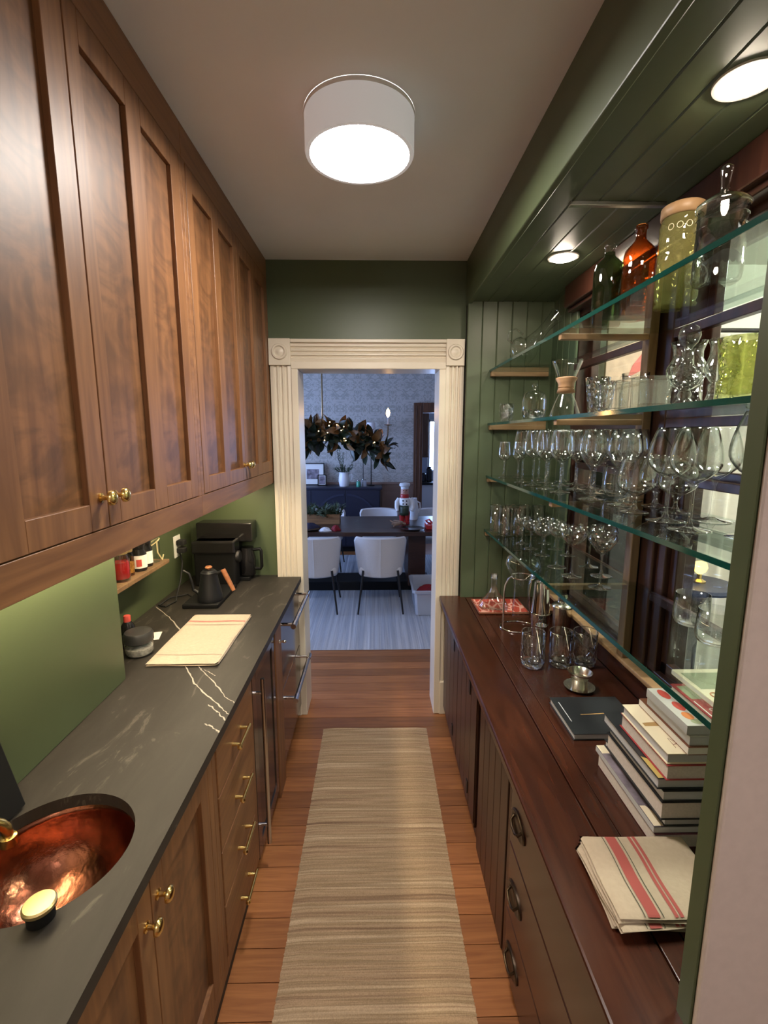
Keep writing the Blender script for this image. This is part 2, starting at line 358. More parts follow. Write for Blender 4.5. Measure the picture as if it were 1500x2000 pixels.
def put(name, mb, mats, parent=None, smooth=False, bevel=0.0, loc=None, rot=None, seg=2, solid=0.0):
    o = link(name, mb.mesh(name, mats, smooth), parent, loc, rot)
    if solid:
        s_ = o.modifiers.new('solid', 'SOLIDIFY'); s_.thickness = solid; s_.offset = 0
    if bevel:
        bv = o.modifiers.new('bevel', 'BEVEL'); bv.width = bevel; bv.segments = seg; bv.limit_method = 'ANGLE'
    return o
def tag(o, label, cat, group=None):
    o['label'] = label; o['category'] = cat
    if group: o['group'] = group
    return o
def thing(name, label, cat, loc=(0, 0, 0), rz=0.0, group=None):
    o = link(name, None, None, loc); o.empty_display_size = 0.05; o.rotation_euler = (0, 0, rz)
    return tag(o, label, cat, group)
def struct(name, mb, mats, bevel=0.0, smooth=False, label=None):
    o = put(name, mb, mats, bevel=bevel, smooth=smooth); o['kind'] = 'structure'
    if label: o['label'] = label
    return o
def copy_tree(root, loc, label=None, rz=None, scale=None, group=None):
    r_ = root.copy(); COL.objects.link(r_); r_.location = loc
    if rz is not None: r_.rotation_euler = (0, 0, rz)
    if scale is not None: r_.scale = (scale,) * 3 if not isinstance(scale, (tuple, list)) else scale
    if label: r_['label'] = label
    if group: r_['group'] = group
    for ch in root.children:
        c = ch.copy(); COL.objects.link(c); c.parent = r_
        for g in ch.children:
            d = g.copy(); COL.objects.link(d); d.parent = c
    return r_
def wob(a): return random.uniform(-a, a)

# ================================================================== SETTING
# ---- floor: fir planks laid across the passage
fl = struct('floor', MB().box(-3.2, 3.2, -3.2, 9.4, -0.12, -0.02), 'toe_dark')
y = -0.6; pm = {}
while y < 3.68:
    wd = 0.104
    x0, x1 = -0.60, 0.60
    if y > 2.6: x0, x1 = -2.2, 1.9
    if y + wd > 2.78 and y < 2.95: x0, x1 = -0.60, 0.60
    key = (x0, x1)
    if key not in pm:
        q = MB(); q.box(x0, x1, 0.0012, wd - 0.0012, -0.02, 0.0); pm[key] = q.mesh('plank', 'fir_floor')
    link('plank', pm[key], fl, (0, y, 0))
    y += wd
struct('floor', MB().box(-3.05, 1.9, 3.68, 7.45, -0.02, 0.0), 'fir_floor')
struct('floor', MB().box(0.4, 1.9, 7.45, 9.2, -0.02, 0.0), 'fir_floor')
struct('floor', MB().box(-1.6, 1.02, -3.1, -0.6, -0.02, 0.0), 'fir_floor')
struct('floor', MB().box(1.12, 3.1, -0.2, 2.79, -0.02, 0.0), 'toe_dark')

# ---- ceilings
struct('ceiling', MB().box(-1.75, 1.12, -3.2, 2.86, 2.71, 2.8), 'ceiling_paint')
struct('ceiling', MB().box(-3.2, 2.0, 2.86, 9.4, 2.75, 2.85), 'ceiling_paint')
struct('ceiling', MB().box(1.0, 3.2, -0.3, 2.86, 2.70, 2.8), 'back_wall')
hd = struct('trim_1', MB().box(0.51, 0.535, 0.647, 2.79, 2.47, 2.71), 'green_paint', bevel=0.004, label='green header drop between the white ceiling and the boarded soffit')
sf = struct('ceiling_lowered', MB().box(0.53, 1.12, 0.60, 2.79, 2.492, 2.71), 'toe_dark')
bm_ = MB().prism([(0.0, 0.012), (0.0, 0.003), (0.004, 0), (0.078, 0), (0.082, 0.003), (0.082, 0.012)], 'y', 0.647, 2.72)
bd = bm_.mesh('board', 'green_board')
for i in range(6): link('board', bd, sf, (0.536 + i * 0.0825, 0, 2.48))

# ---- walls of the pantry
struct('wall_left', MB().box(-1.25, -1.11, 0.38, 2.79, 0, 2.71), 'green_paint')
struct('wall_chase', MB().box(-1.11, -0.875, 0.455, 1.55, 0.915, 1.484), 'green_paint', bevel=0.003)
q = MB(); q.box(-1.25, -0.47, 2.79, 2.86, 0, 2.71); q.box(0.40, 1.12, 2.79, 2.86, 0, 2.71); q.box(-0.47, 0.40, 2.79, 2.86, 2.16, 2.71)
struct('wall_far', q, 'green_paint')
wg = struct('wall_wing', MB().box(0.515, 1.0, 2.735, 2.79, 0.79, 2.48), 'toe_dark')
bw = MB().prism([(0, 0), (0, -0.009), (0.004, -0.013), (0.078, -0.013), (0.082, -0.009), (0.082, 0)], 'z', 0.79, 2.48).mesh('board', 'green_board')
for i in range(6): link('board', bw, wg, (0.511 + i * 0.0825, 2.735, 0))
# right wall with the two window openings
q = MB(); q.box(1.0, 1.12, 0.60, 2.79, 0, 0.885); q.box(1.0, 1.12, 0.60, 2.79, 2.37, 2.71); q.box(1.0, 1.12, 2.46, 2.79, 0.885, 2.37); q.box(1.0, 1.12, 0.5, 0.66, 0.885, 2.37)
wr = struct('wall_right', q, 'green_paint')
bw2 = MB().prism([(0, 0), (-0.009, 0), (-0.013, 0.004), (-0.013, 0.076), (-0.009, 0.08), (0, 0.08)], 'z', 0.79, 2.48).mesh('board', 'green_board')
for i in range(4): link('board', bw2, wr, (1.0, 2.405 + i * 0.08, 0))
# near wall end beside the camera
q = MB(); q.box(0.51, 1.12, 0.617, 0.647, 0, 2.71)
nw = struct('wall_near_right', q, 'green_paint')
put('plaster', MB().box(0.513, 1.02, 0.606, 0.617, 0, 2.71), 'pink_wall', nw, bevel=0.004)
struct('trim_2', MB().box(-1.6, -0.437, 0.36, 0.45, 0, 2.71), 'white_trim', bevel=0.004)
# room the camera stands in
struct('wall_kitchen_left', MB().box(-1.75, -1.6, -3.2, 0.45, 0, 2.71), 'pink_wall')
struct('wall_kitchen_right', MB().box(1.02, 1.12, -3.2, 0.613, 0, 2.71), 'pink_wall')
struct('wall_kitchen_back', MB().box(-1.75, 1.12, -3.2, -3.1, 0, 2.71), 'pink_wall')
# back room beyond the windows
struct('wall_back_far', MB().box(1.12, 3.2, 2.79, 2.86, 0, 2.71), 'back_wall')
struct('wall_back_right', MB().box(3.1, 3.2, -0.3, 2.86, 0, 2.71), 'back_wall')
struct('wall_back_near', MB().box(1.12, 3.2, -0.3, -0.2, 0, 2.71), 'back_wall')

# ---- door casing (pantry side), fluted with corner rosettes
def fluted(x0, x1, y0):
    """outline of a fluted board seen from above, face towards -y"""
    pts = [(x0, y0 + 0.026), (x0, y0 + 0.004)]; w_ = x1 - x0; nf = 3; m_ = 0.016
    pts.append((x0 + m_, y0))
    fw = (w_ - 2 * m_) / nf
    for k in range(nf):
        a = x0 + m_ + k * fw
        pts += [(a + 0.004, y0), (a + 0.008, y0 + 0.008), (a + fw * 0.5, y0 + 0.011), (a + fw - 0.008, y0 + 0.008), (a + fw - 0.004, y0)]
    pts += [(x1 - m_, y0), (x1, y0 + 0.004), (x1, y0 + 0.026)]
    return pts
dc = struct('door_1', MB().box(-0.475, -0.437, 2.758, 2.97, 0, 2.126), 'cream_trim', bevel=0.004, label='cream door frame with fluted sides and round corner rosettes')
put('jamb', MB().box(0.365, 0.403, 2.758, 2.97, 0, 2.126), 'cream_trim', dc, bevel=0.004)
put('jamb', MB().box(-0.475, 0.403, 2.758, 2.97, 2.126, 2.166), 'cream_trim', dc, bevel=0.004)
put('fluted_board', MB().prism(fluted(-0.593, -0.475, 2.764), 'z', 0.22, 2.145), 'cream_trim', dc)
put('fluted_board', MB().prism(fluted(0.403, 0.506, 2.764), 'z', 0.22, 2.145), 'cream_trim', dc)
put('plinth', MB().box(-0.596, -0.472, 2.750, 2.79, 0, 0.22), 'cream_trim', dc, bevel=0.005)
put('plinth', MB().box(0.400, 0.506, 2.750, 2.79, 0, 0.22), 'cream_trim', dc, bevel=0.005)
hp = [(y_, z_) for (z_, y_) in fluted(2.166, 2.270, 2.764)]
put('head_board', MB().prism(hp, 'x', -0.475, 0.403), 'cream_trim', dc)
put('cap', MB().box(-0.475, 0.403, 2.752, 2.79, 2.268, 2.288), 'cream_trim', dc, bevel=0.004)
for cx_, hw in ((-0.536, 0.061), (0.454, 0.052)):
    bl = put('corner_block', MB().box(cx_ - hw, cx_ + hw, 2.752, 2.79, 2.145, 2.29), 'cream_trim', dc, bevel=0.003)
    put('rosette', MB().lathe([(0, 0.008), (0.012, 0.008), (0.018, 0.003), (0.026, 0.003), (0.032, 0.010), (0.040, 0.010), (0.045, 0.0)], (0, 0, 0), 28, axis='y'), 'cream_trim', bl, smooth=True).matrix_local = Matrix.Translation((cx_, 2.752, 2.218)) @ Matrix.Rotation(PI, 4, 'X')

# ---- dining room shell
q = MB(); q.box(-3.2, -0.475, 2.86, 2.97, 0, 2.75); q.box(0.403, 2.0, 2.86, 2.97, 0, 2.75); q.box(-0.475, 0.403, 2.86, 2.97, 2.166, 2.75)
struct('wall_dining_near', q, 'wallpaper')
q = MB(); q.box(-3.2, 0.73, 7.45, 7.6, 1.0, 2.75); q.box(1.55, 2.0, 7.45, 7.6, 1.0, 2.75); q.box(0.73, 1.55, 7.45, 7.6, 2.10, 2.75)
struct('wall_dining_far', q, 'wallpaper')
q = MB(); q.box(-3.2, 0.73, 7.44, 7.6, 0, 1.0); q.box(1.55, 2.0, 7.44, 7.6, 0, 1.0)
wn = struct('wall_dining_wainscot', q, 'wainscot')
put('chair_rail', MB().box(-3.05, 0.60, 7.415, 7.45, 0.985, 1.025), 'wainscot', wn, bevel=0.008)
for i in range(7):
    put('panel', MB().box(-2.9 + i * 0.5, -2.5 + i * 0.5, 7.428, 7.44, 0.2, 0.88), 'wainscot', wn, bevel=0.006)
q = MB(); q.box(-3.2, -3.05, 2.97, 7.45, 0, 0.6); q.box(-3.2, -3.05, 2.97, 7.45, 2.3, 2.75)
for a, b_ in ((2.97, 3.75), (4.85, 5.55), (6.65, 7.45)): q.box(-3.2, -3.05, a, b_, 0.6, 2.3)
struct('wall_dining_left', q, 'wallpaper')
struct('wall_dining_right', MB().box(1.9, 2.0, 2.97, 9.3, 0, 2.75), 'wallpaper')
for k, (a, b_) in enumerate(((3.75, 4.85), (5.55, 6.65))):
    q = MB(); q.box(-3.16, -3.06, a, a + 0.05, 0.6, 2.3); q.box(-3.16, -3.06, b_ - 0.05, b_, 0.6, 2.3); q.box(-3.16, -3.06, a, b_, 0.6, 0.65); q.box(-3.16, -3.06, a, b_, 2.25, 2.3); q.box(-3.14, -3.08, a, b_, 1.43, 1.47)
    wf = struct('window_%d' % (k + 3), q, 'door_brown')
    put('pane', MB().box(-3.112, -3.108, a + 0.05, b_ - 0.05, 0.65, 2.25), 'pane_glass', wf)
dd = struct('door_2', MB().box(0.595, 0.735, 7.40, 7.47, 0, 2.25), 'door_brown', bevel=0.006, label='brown wooden casing of the far doorway')
put('head_casing', MB().box(0.735, 1.70, 7.40, 7.47, 2.10, 2.25), 'door_brown', dd, bevel=0.006)
put('side_casing', MB().box(1.55, 1.70, 7.40, 7.47, 0, 2.10), 'door_brown', dd, bevel=0.006)
put('bead', MB().box(0.630, 0.645, 7.39, 7.41, 0, 2.2), 'door_brown', dd, bevel=0.004)
put('bead', MB().box(0.690, 0.705, 7.39, 7.41, 0, 2.2), 'door_brown', dd, bevel=0.004)
# small kitchen beyond
q = MB(); q.box(0.4, 1.0, 9.15, 9.3, 0, 2.75); q.box(1.7, 2.0, 9.15, 9.3, 0, 2.75); q.box(1.0, 1.7, 9.15, 9.3, 0, 1.05); q.box(1.0, 1.7, 9.15, 9.3, 2.05, 2.75)
struct('wall_scullery_far', q, 'blue_wall')
struct('wall_scullery_left', MB().box(0.45, 0.6, 7.6, 9.15, 0, 2.75), 'blue_wall')
q = MB(); q.box(1.0, 1.05, 9.14, 9.24, 1.05, 2.05); q.box(1.65, 1.7, 9.14, 9.24, 1.05, 2.05); q.box(1.0, 1.7, 9.14, 9.24, 1.05, 1.09); q.box(1.0, 1.7, 9.14, 9.24, 2.01, 2.05)
wf = struct('window_5', q, 'white_trim'); put('pane', MB().box(1.05, 1.65, 9.19, 9.194, 1.09, 2.01), 'pane_glass', wf)

# ---- the two old windows behind the glass shelves
def old_window(k, y0, y1):
    z0, z1 = 0.885, 2.37
    q = MB(); q.box(1.005, 1.115, y0, y0 + 0.05, z0, z1); q.box(1.005, 1.115, y1 - 0.05, y1, z0, z1); q.box(1.005, 1.115, y0, y1, z1 - 0.04, z1); q.box(1.005, 1.115, y0, y1, z0, z0 + 0.03)
    o = struct('window_%d' % k, q, 'window_wood', bevel=0.004)
    for sz0, sz1, sx in ((z0 + 0.03, 1.62, 1.04), (1.60, z1 - 0.04, 1.075)):
        q = MB(); a, b_ = y0 + 0.05, y1 - 0.05
        q.box(sx - 0.015, sx + 0.015, a, a + 0.035, sz0, sz1); q.box(sx - 0.015, sx + 0.015, b_ - 0.035, b_, sz0, sz1)
        q.box(sx - 0.015, sx + 0.015, a, b_, sz0, sz0 + 0.045); q.box(sx - 0.015, sx + 0.015, a, b_, sz1 - 0.03, sz1)
        s_ = put('sash', q, 'window_wood', o, bevel=0.003)
        put('pane', MB().box(sx - 0.0015, sx + 0.0015, a + 0.033, b_ - 0.033, sz0 + 0.043, sz1 - 0.028), 'pane_glass', s_)
    return o
old_window(1, 1.76, 2.46); old_window(2, 0.66, 1.62)
struct('trim_3', MB().box(0.990, 1.115, 1.62, 1.76, 0.885, 2.37), 'window_wood', bevel=0.006, label='dark wooden pier between the two windows')
q = MB(); q.box(0.935, 1.02, 0.65, 2.45, 2.375, 2.479); q.box(0.955, 1.02, 0.65, 2.45, 2.355, 2.376)
struct('trim_4', q, 'window_wood', bevel=0.006, label='dark wooden head casing above both windows')
struct('trim_5', MB().box(0.995, 1.03, 2.42, 2.47, 0.9, 2.37), 'window_wood', bevel=0.004)
struct('trim_6', MB().box(0.972, 1.03, 0.65, 2.60, 0.79, 0.885), 'mahogany', bevel=0.004, label='dark wooden apron board under the window sill')
struct('trim_7', MB().box(0.945, 1.04, 0.65, 2.60, 0.886, 0.904), 'oak_cleat', bevel=0.004, label='tan window sill nosing behind the counter')

# ================================================================== LAMPS
def drum_lamp():
    o = (-0.045, 1.60, 2.71)
    t_ = thing('ceiling_lamp', 'white drum ceiling lamp glowing in the middle of the pantry ceiling', 'lamp', o)
    put('shade', MB(o).lathe([(0.166, 2.7095), (0.166, 2.604), (0.163, 2.598), (0.152, 2.598), (0.150, 2.604), (0.150, 2.70)], (o[0], o[1], 0), 64), 'drum_fabric', t_, smooth=True)
    put('band', MB(o).lathe([(0.1665, 2.709), (0.168, 2.706), (0.168, 2.700), (0.1665, 2.697)], (o[0], o[1], 0), 64), 'white_plastic', t_, smooth=True)
    put('diffuser', MB(o).lathe([(0, 2.599), (0.1, 2.6), (0.1495, 2.603)], (o[0], o[1], 0), 48), 'lamp_white', t_, smooth=True)
drum_lamp()
def downlight(x, y, label):
    o = (x, y, 2.48)
    t_ = thing('recessed_light', label, 'light', o, group='recessed lights in the boarded soffit')
    put('trim_ring', MB(o).lathe([(0.062, 2.4800), (0.061, 2.476), (0.052, 2.475), (0.050, 2.479)], (x, y, 0), 40), 'white_plastic', t_, smooth=True)
    put('lens', MB(o).lathe([(0, 2.4630), (0.025, 2.4650), (0.042, 2.4705), (0.051, 2.4778)], (x, y, 0), 32), 'down_white', t_)
downlight(0.775, 2.066, 'round recessed light in the soffit near the far beadboard wall')
downlight(0.768, 1.087, 'round recessed light in the soffit nearest the camera, at upper right')
o = (-0.79, 1.6, 1.462)
t_ = thing('under_cabinet_light', 'slim warm light bar hidden under the left wall cabinets', 'light', o)
put('housing', MB(o).box(-0.815, -0.765, 0.60, 2.70, 1.468, 1.4795), 'white_plastic', t_)
put('diffuser', MB(o).box(-0.812, -0.768, 0.61, 2.69, 1.464, 1.468), 'led_warm', t_)
o = (0.35, -1.1, 2.71)  # lamp added out of view to brighten the near plaster wall
t_ = thing('added_ceiling_light', 'unseen round ceiling light added in the room behind the camera', 'lamp', o)
put('pan', MB(o).lathe([(0, 2.7095), (0.22, 2.7095), (0.22, 2.68), (0.2, 2.675)], (0.35, -1.1, 0), 40), 'white_plastic', t_, smooth=True)
put('diffuser', MB(o).lathe([(0.2, 2.675), (0.15, 2.65), (0, 2.64)], (0.35, -1.1, 0), 40), 'kitchen_fill', t_, smooth=True)
o = (2.15, 1.35, 2.70)
t_ = thing('globe_ceiling_light', 'round ceiling light glowing in the room behind the right window', 'lamp', o)
put('pan', MB(o).lathe([(0, 2.6995), (0.14, 2.6995), (0.14, 2.68), (0.12, 2.66)], (o[0], o[1], 0), 32), 'brass_satin', t_, smooth=True)
put('globe', MB(o).lathe([(0.12, 2.66), (0.15, 2.60), (0.12, 2.53), (0.06, 2.50), (0, 2.495)], (o[0], o[1], 0), 32), 'back_lamp', t_, smooth=True)

# ================================================================== LEFT SIDE: WALL CABINETS
def knob(parent, o, x, y, z, r=0.0165, out=1, mat='brass'):
    """mushroom knob on a short stem, pointing along x"""
    p = [(0.011, 0), (0.011, 0.003), (0.006, 0.005), (0.0048, 0.014), (0.007, 0.018), (r, 0.022), (r * 1.02, 0.026), (r * 0.85, 0.031), (r * 0.45, 0.034), (0, 0.035)]
    q = MB(o); q.lathe([(a, out * b_) for a, b_ in p], (x, y, z), 20, axis='x')
    return put('knob', q, mat, parent, smooth=True)
def shaker_door(parent, o, xf, y0, y1, z0, z1, panels, pz, sgn=1, fm='maple', pmat='maple_panel', th=0.021, rec=0.013):
    """framed door in a plane x = xf; panels: y ranges of recessed fields"""
    xb = xf - sgn * th; q = MB(o); X = (min(xb, xf), max(xb, xf))
    ys = [y0] + [v_ for p in panels for v_ in p] + [y1]
    for i in range(0, len(ys), 2): q.box(*X, ys[i], ys[i + 1], z0, z1)
    for a, b_ in panels:
        q.box(*X, a, b_, z0, pz[0]); q.box(*X, a, b_, pz[1], z1)
    d = put('door', q, fm, parent, bevel=0.0012, seg=1)
    for a, b_ in panels:
        xs = sorted((xb + sgn * 0.001, xf - sgn * rec))
        put('panel', MB((o[0], a, o[2])).box(*xs, a - 0.002, b_ + 0.002, pz[0] - 0.002, pz[1] + 0.002), pmat, d).location = (0, a - o[1], 0)
    return d
XF = -0.60
def wall_cab(label, y0, y1, doors, ends):
    o = (-0.85, (y0 + y1) / 2, 1.48)
    t_ = thing('wall_cabinet', label, 'cabinet', o)
    put('body', MB(o).box(-1.108, XF - 0.023, y0, y1, 1.481, 2.708), 'maple', t_)
    q = MB(o); q.box(XF - 0.022, XF, y0, y1, 1.48, 1.551); q.box(XF - 0.022, XF, y0, y1, 2.608, 2.709)
    for a, b_ in ends: q.box(XF - 0.022, XF, a, b_, 1.551, 2.608)
    put('face_frame', q, 'maple_h', t_, bevel=0.001, seg=1)
    for (a, b_, pn, ky) in doors:
        d = shaker_door(t_, o, XF + 0.001, a, b_, 1.554, 2.605, pn, (1.612, 2.54))
        knob(d, o, XF + 0.001, ky, 1.622)
wall_cab('brown maple wall cabinet with two tall doors, nearest the camera', 0.455, 1.628,
         [(0.49, 1.055, [(0.545, 0.73), (0.803, 0.989)], 1.030), (1.059, 1.600, [(1.106, 1.287), (1.361, 1.540)], 1.085)], [(0.455, 0.487), (1.603, 1.628)])
wall_cab('brown maple wall cabinet with two tall doors, beside the door frame', 1.6285, 2.785,
         [(1.656, 2.201, [(1.707, 1.895), (1.963, 2.150)], 2.178), (2.205, 2.745, [(2.25, 2.438), (2.517, 2.70)], 2.228)], [(1.6285, 1.653), (2.748, 2.785)])

# ================================================================== LEFT SIDE: BASE UNITS
XB = -0.47
o = (-0.75, 0.84, 0.0)
t_ = thing('sink_cabinet', 'brown maple base cabinet with two doors under the copper sink', 'cabinet', o)
q = MB(o); q.box(-1.10, XB - 0.022, 0.46, 0.49, 0.10, 0.884); q.box(-1.10, XB - 0.022, 1.19, 1.218, 0.10, 0.884); q.box(-1.10, XB - 0.022, 0.49, 1.19, 0.10, 0.13)
put('body', q, 'maple', t_)
q = MB(o); q.box(XB - 0.02, XB, 0.46, 1.218, 0.855, 0.884); q.box(XB - 0.02, XB, 0.46, 1.218, 0.08, 0.135); q.box(XB - 0.02, XB, 0.46, 0.49, 0.135, 0.855); q.box(XB - 0.02, XB, 1.185, 1.218, 0.135, 0.855)
put('face_frame', q, 'maple', t_, bevel=0.001, seg=1)
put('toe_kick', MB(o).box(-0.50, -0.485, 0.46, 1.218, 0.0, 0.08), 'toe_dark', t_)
d = shaker_door(t_, o, XB + 0.001, 0.493, 0.8445, 0.138, 0.852, [(0.548, 0.79)], (0.20, 0.79)); knob(d, o, XB + 0.001, 0.818, 0.770)
d = shaker_door(t_, o, XB + 0.001, 0.8475, 1.182, 0.138, 0.852, [(0.90, 1.128)], (0.20, 0.79)); knob(d, o, XB + 0.001, 0.872, 0.788)

o = (-0.75, 1.437, 0.0)
t_ = thing('drawer_cabinet', 'brown maple drawer unit with four drawers beside the wine cooler', 'cabinet', o)
put('body', MB(o).box(-1.10, XB - 0.022, 1.2185, 1.656, 0.10, 0.884), 'maple', t_)
q = MB(o); q.box(XB - 0.02, XB, 1.2185, 1.248, 0.08, 0.884); q.box(XB - 0.02, XB, 1.624, 1.656, 0.08, 0.884); q.box(XB - 0.02, XB, 1.248, 1.624, 0.862, 0.884); q.box(XB - 0.02, XB, 1.248, 1.624, 0.08, 0.128)
put('face_frame', q, 'maple', t_, bevel=0.001, seg=1)
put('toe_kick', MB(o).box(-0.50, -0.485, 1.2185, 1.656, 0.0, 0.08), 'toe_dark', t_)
for z0, z1, pz in ((0.694, 0.860, 0.765), (0.510, 0.690, 0.572), (0.318, 0.506, 0.378), (0.131, 0.314, 0.180)):
    d = put('drawer', MB(o).box(XB - 0.018, XB + 0.003, 1.251, 1.621, z0, z1), 'maple_h', t_, bevel=0.003)
    q = MB(o); xx = XB + 0.003
    q.tube([(xx + 0.028, 1.385, pz), (xx + 0.028, 1.505, pz)], 0.0058, 12)
    for yy in (1.40, 1.49): q.tube([(xx, yy, pz), (xx + 0.028, yy, pz)], [0.0075, 0.0045], 10)
    q.lathe([(0, -0.009), (0.006, -0.0075), (0.009, 0), (0.006, 0.0075), (0, 0.009)], (xx + 0.028, 1.385, pz), 12)
    put('pull', q, 'brass', d, smooth=True)

o = (-0.75, 1.86, 0.0)
t_ = thing('wine_cooler', 'dark bronze wine cooler with glass door and a tall vertical bar handle', 'wine cooler', o)
put('body', MB(o).box(-1.08, XB - 0.045, 1.662, 2.058, 0.02, 0.880), 'black_matte', t_)
q = MB(o)
q.box(XB - 0.043, XB, 1.664, 1.715, 0.06, 0.868); q.box(XB - 0.043, XB, 2.005, 2.056, 0.06, 0.868); q.box(XB - 0.043, XB, 1.715, 2.005, 0.815, 0.868); q.box(XB - 0.043, XB, 1.715, 2.005, 0.06, 0.115)
d = put('door', q, 'dark_steel', t_, bevel=0.002)
put('glass', MB(o).box(XB - 0.035, XB - 0.005, 1.714, 2.006, 0.114, 0.816), 'black_gloss', d)
q = MB(o); q.tube([(XB + 0.034, 1.690, 0.115), (XB + 0.034, 1.690, 0.835)], 0.0085, 14)
h = put('handle', q, 'steel', d, smooth=True)
for zz in (0.20, 0.775): put('standoff', MB(o).tube([(XB, 1.690, zz), (XB + 0.03, 1.690, zz)], 0.0065, 12), 'chrome', h, smooth=True)
o = (-0.75, 2.13, 0.0)
t_ = thing('filler_panel', 'narrow brown wooden stile between the wine cooler and the fridge drawers', 'panel', o)
put('board', MB(o).box(-1.0, XB + 0.004, 2.062, 2.200, 0.0, 0.884), 'maple', t_, bevel=0.003)
knob(t_, o, XB + 0.004, 2.15, 0.775, r=0.008, mat='chrome')
o = (-0.75, 2.48, 0.0)
t_ = thing('fridge_drawers', 'glossy dark steel two-drawer refrigerator at the far end of the left counter', 'refrigerator', o)
put('body', MB(o).box(-1.08, XB - 0.04, 2.203, 2.748, 0.02, 0.88), 'black_matte', t_)
for z0, z1, hz in ((0.49, 0.872, 0.822), (0.085, 0.483, 0.425)):
    d = put('drawer', MB(o).box(XB - 0.038, XB, 2.205, 2.745, z0, z1), 'dark_steel', t_, bevel=0.003)
    h = put('handle', MB(o).tube([(XB + 0.062, 2.225, hz), (XB + 0.062, 2.725, hz)], 0.011, 14), 'steel', d, smooth=True)
    for yy in (2.245, 2.705):
        put('standoff', MB(o).tube([(XB, yy, hz), (XB + 0.058, yy, hz)], 0.0085, 12), 'chrome', h, smooth=True)
        q = MB(o); q.tube([(XB + 0.062, yy - 0.03, hz), (XB + 0.062, yy + 0.022, hz)], 0.0135, 14); put('collar', q, 'chrome', h, smooth=True)

# worktop with a round opening for the sink
SX, SY, SR = -0.672, 0.855, 0.157
o = (-0.78, 1.6, 0.885)
q = MB(o); n = 64
x0, x1, y0, y1 = -1.109, -0.45, 0.455, 1.255
def rectpt(a):
    dx, dy = math.cos(a), math.sin(a); ts = []
    if dx > 1e-9: ts.append((x1 - SX) / dx)
    if dx < -1e-9: ts.append((x0 - SX) / dx)
    if dy > 1e-9: ts.append((y1 - SY) / dy)
    if dy < -1e-9: ts.append((y0 - SY) / dy)
    t__ = min(ts); return (SX + dx * t__, SY + dy * t__)
angs = sorted([2 * PI * i / n for i in range(n)] + [math.atan2(cy_ - SY, cx_ - SX) % (2 * PI) for cx_ in (x0, x1) for cy_ in (y0, y1)])
ins = [(SX + SR * math.cos(a), SY + SR * math.sin(a)) for a in angs]; outs = [rectpt(a) for a in angs]; k = len(angs)
vs_ = []
for z in (0.885, 0.915): vs_ += [(*p, z) for p in ins] + [(*p, z) for p in outs]
fs_ = []
for i in range(k):
    j = (i + 1) % k
    fs_ += [(2 * k + i, 3 * k + i, 3 * k + j, 2 * k + j), (i, j, k + j, k + i), (i, 2 * k + i, 2 * k + j, j), (k + i, k + j, 3 * k + j, 3 * k + i)]
q.add(vs_, fs_)
q.box(-1.109, -0.45, 1.2551, 2.748, 0.885, 0.915); q.box(-1.109, -0.60, 2.748, 2.789, 0.885, 0.915)
wt = tag(put('worktop', q, 'soapstone', None, loc=o), 'dark grey veined soapstone worktop along the left wall', 'worktop')
def ribbon(pts, w_):
    q = MB(o); vs_ = []
    P_ = [Vector((a, b_, 0)) for a, b_ in pts]; F_ = []
    for a, b_ in zip(P_, P_[1:]):
        for s_ in range(6): F_.append(a.lerp(b_, s_ / 6))
    F_.append(P_[-1]); m_ = len(F_)
    for i, p in enumerate(F_):
        d_ = (F_[min(i + 1, m_ - 1)] - F_[max(i - 1, 0)]).normalized(); nn = Vector((-d_.y, d_.x, 0)); ww = w_ * random.uniform(0.3, 0.85)
        p = p + nn * wob(0.0025); vs_ += [(*(p + nn * ww)[:2], 0.91525), (*(p - nn * ww)[:2], 0.91525)]
    q.add(vs_, [(2 * i, 2 * i + 1, 2 * i + 3, 2 * i + 2) for i in range(m_ - 1)]); return q
for pts, w_ in (([(-1.09, 2.255), (-0.971, 2.121), (-0.84, 1.95)], 0.004), ([(-0.72, 1.67), (-0.686, 1.612), (-0.623, 1.514), (-0.565, 1.448), (-0.49, 1.372), (-0.451, 1.329)], 0.0035),
                ([(-0.66, 1.64), (-0.631, 1.607), (-0.553, 1.513), (-0.493, 1.431), (-0.451, 1.393)], 0.003), ([(-0.531, 1.384), (-0.489, 1.345), (-0.451, 1.298)], 0.0035),
                ([(-0.508, 1.282), (-0.478, 1.267), (-0.451, 1.241)], 0.0035), ([(-0.623, 1.611), (-0.571, 1.565)], 0.002)):
    put('vein', ribbon(pts, w_), 'vein_white', wt)
# copper sink
o = (SX, SY, 0.73)
t_ = thing('copper_sink', 'round hammered copper bar sink set under the dark worktop', 'sink', o)
pr = [(0.178, 0.884), (0.160, 0.884)] + [(0.160 * math.cos(a) ** 0.8, 0.884 - 0.155 * math.sin(a)) for a in [i * PI / 2 / 14 for i in range(1, 13)]] + [(0.026, 0.7302)]
put('bowl', MB(o).lathe(pr, (SX, SY, 0), 56), 'copper', t_, smooth='all', solid=0.002)
put('drain', MB(o).lathe([(0.026, 0.731), (0.022, 0.734), (0.008, 0.732), (0, 0.732)], (SX, SY, 0), 24), 'brass', t_, smooth=True)
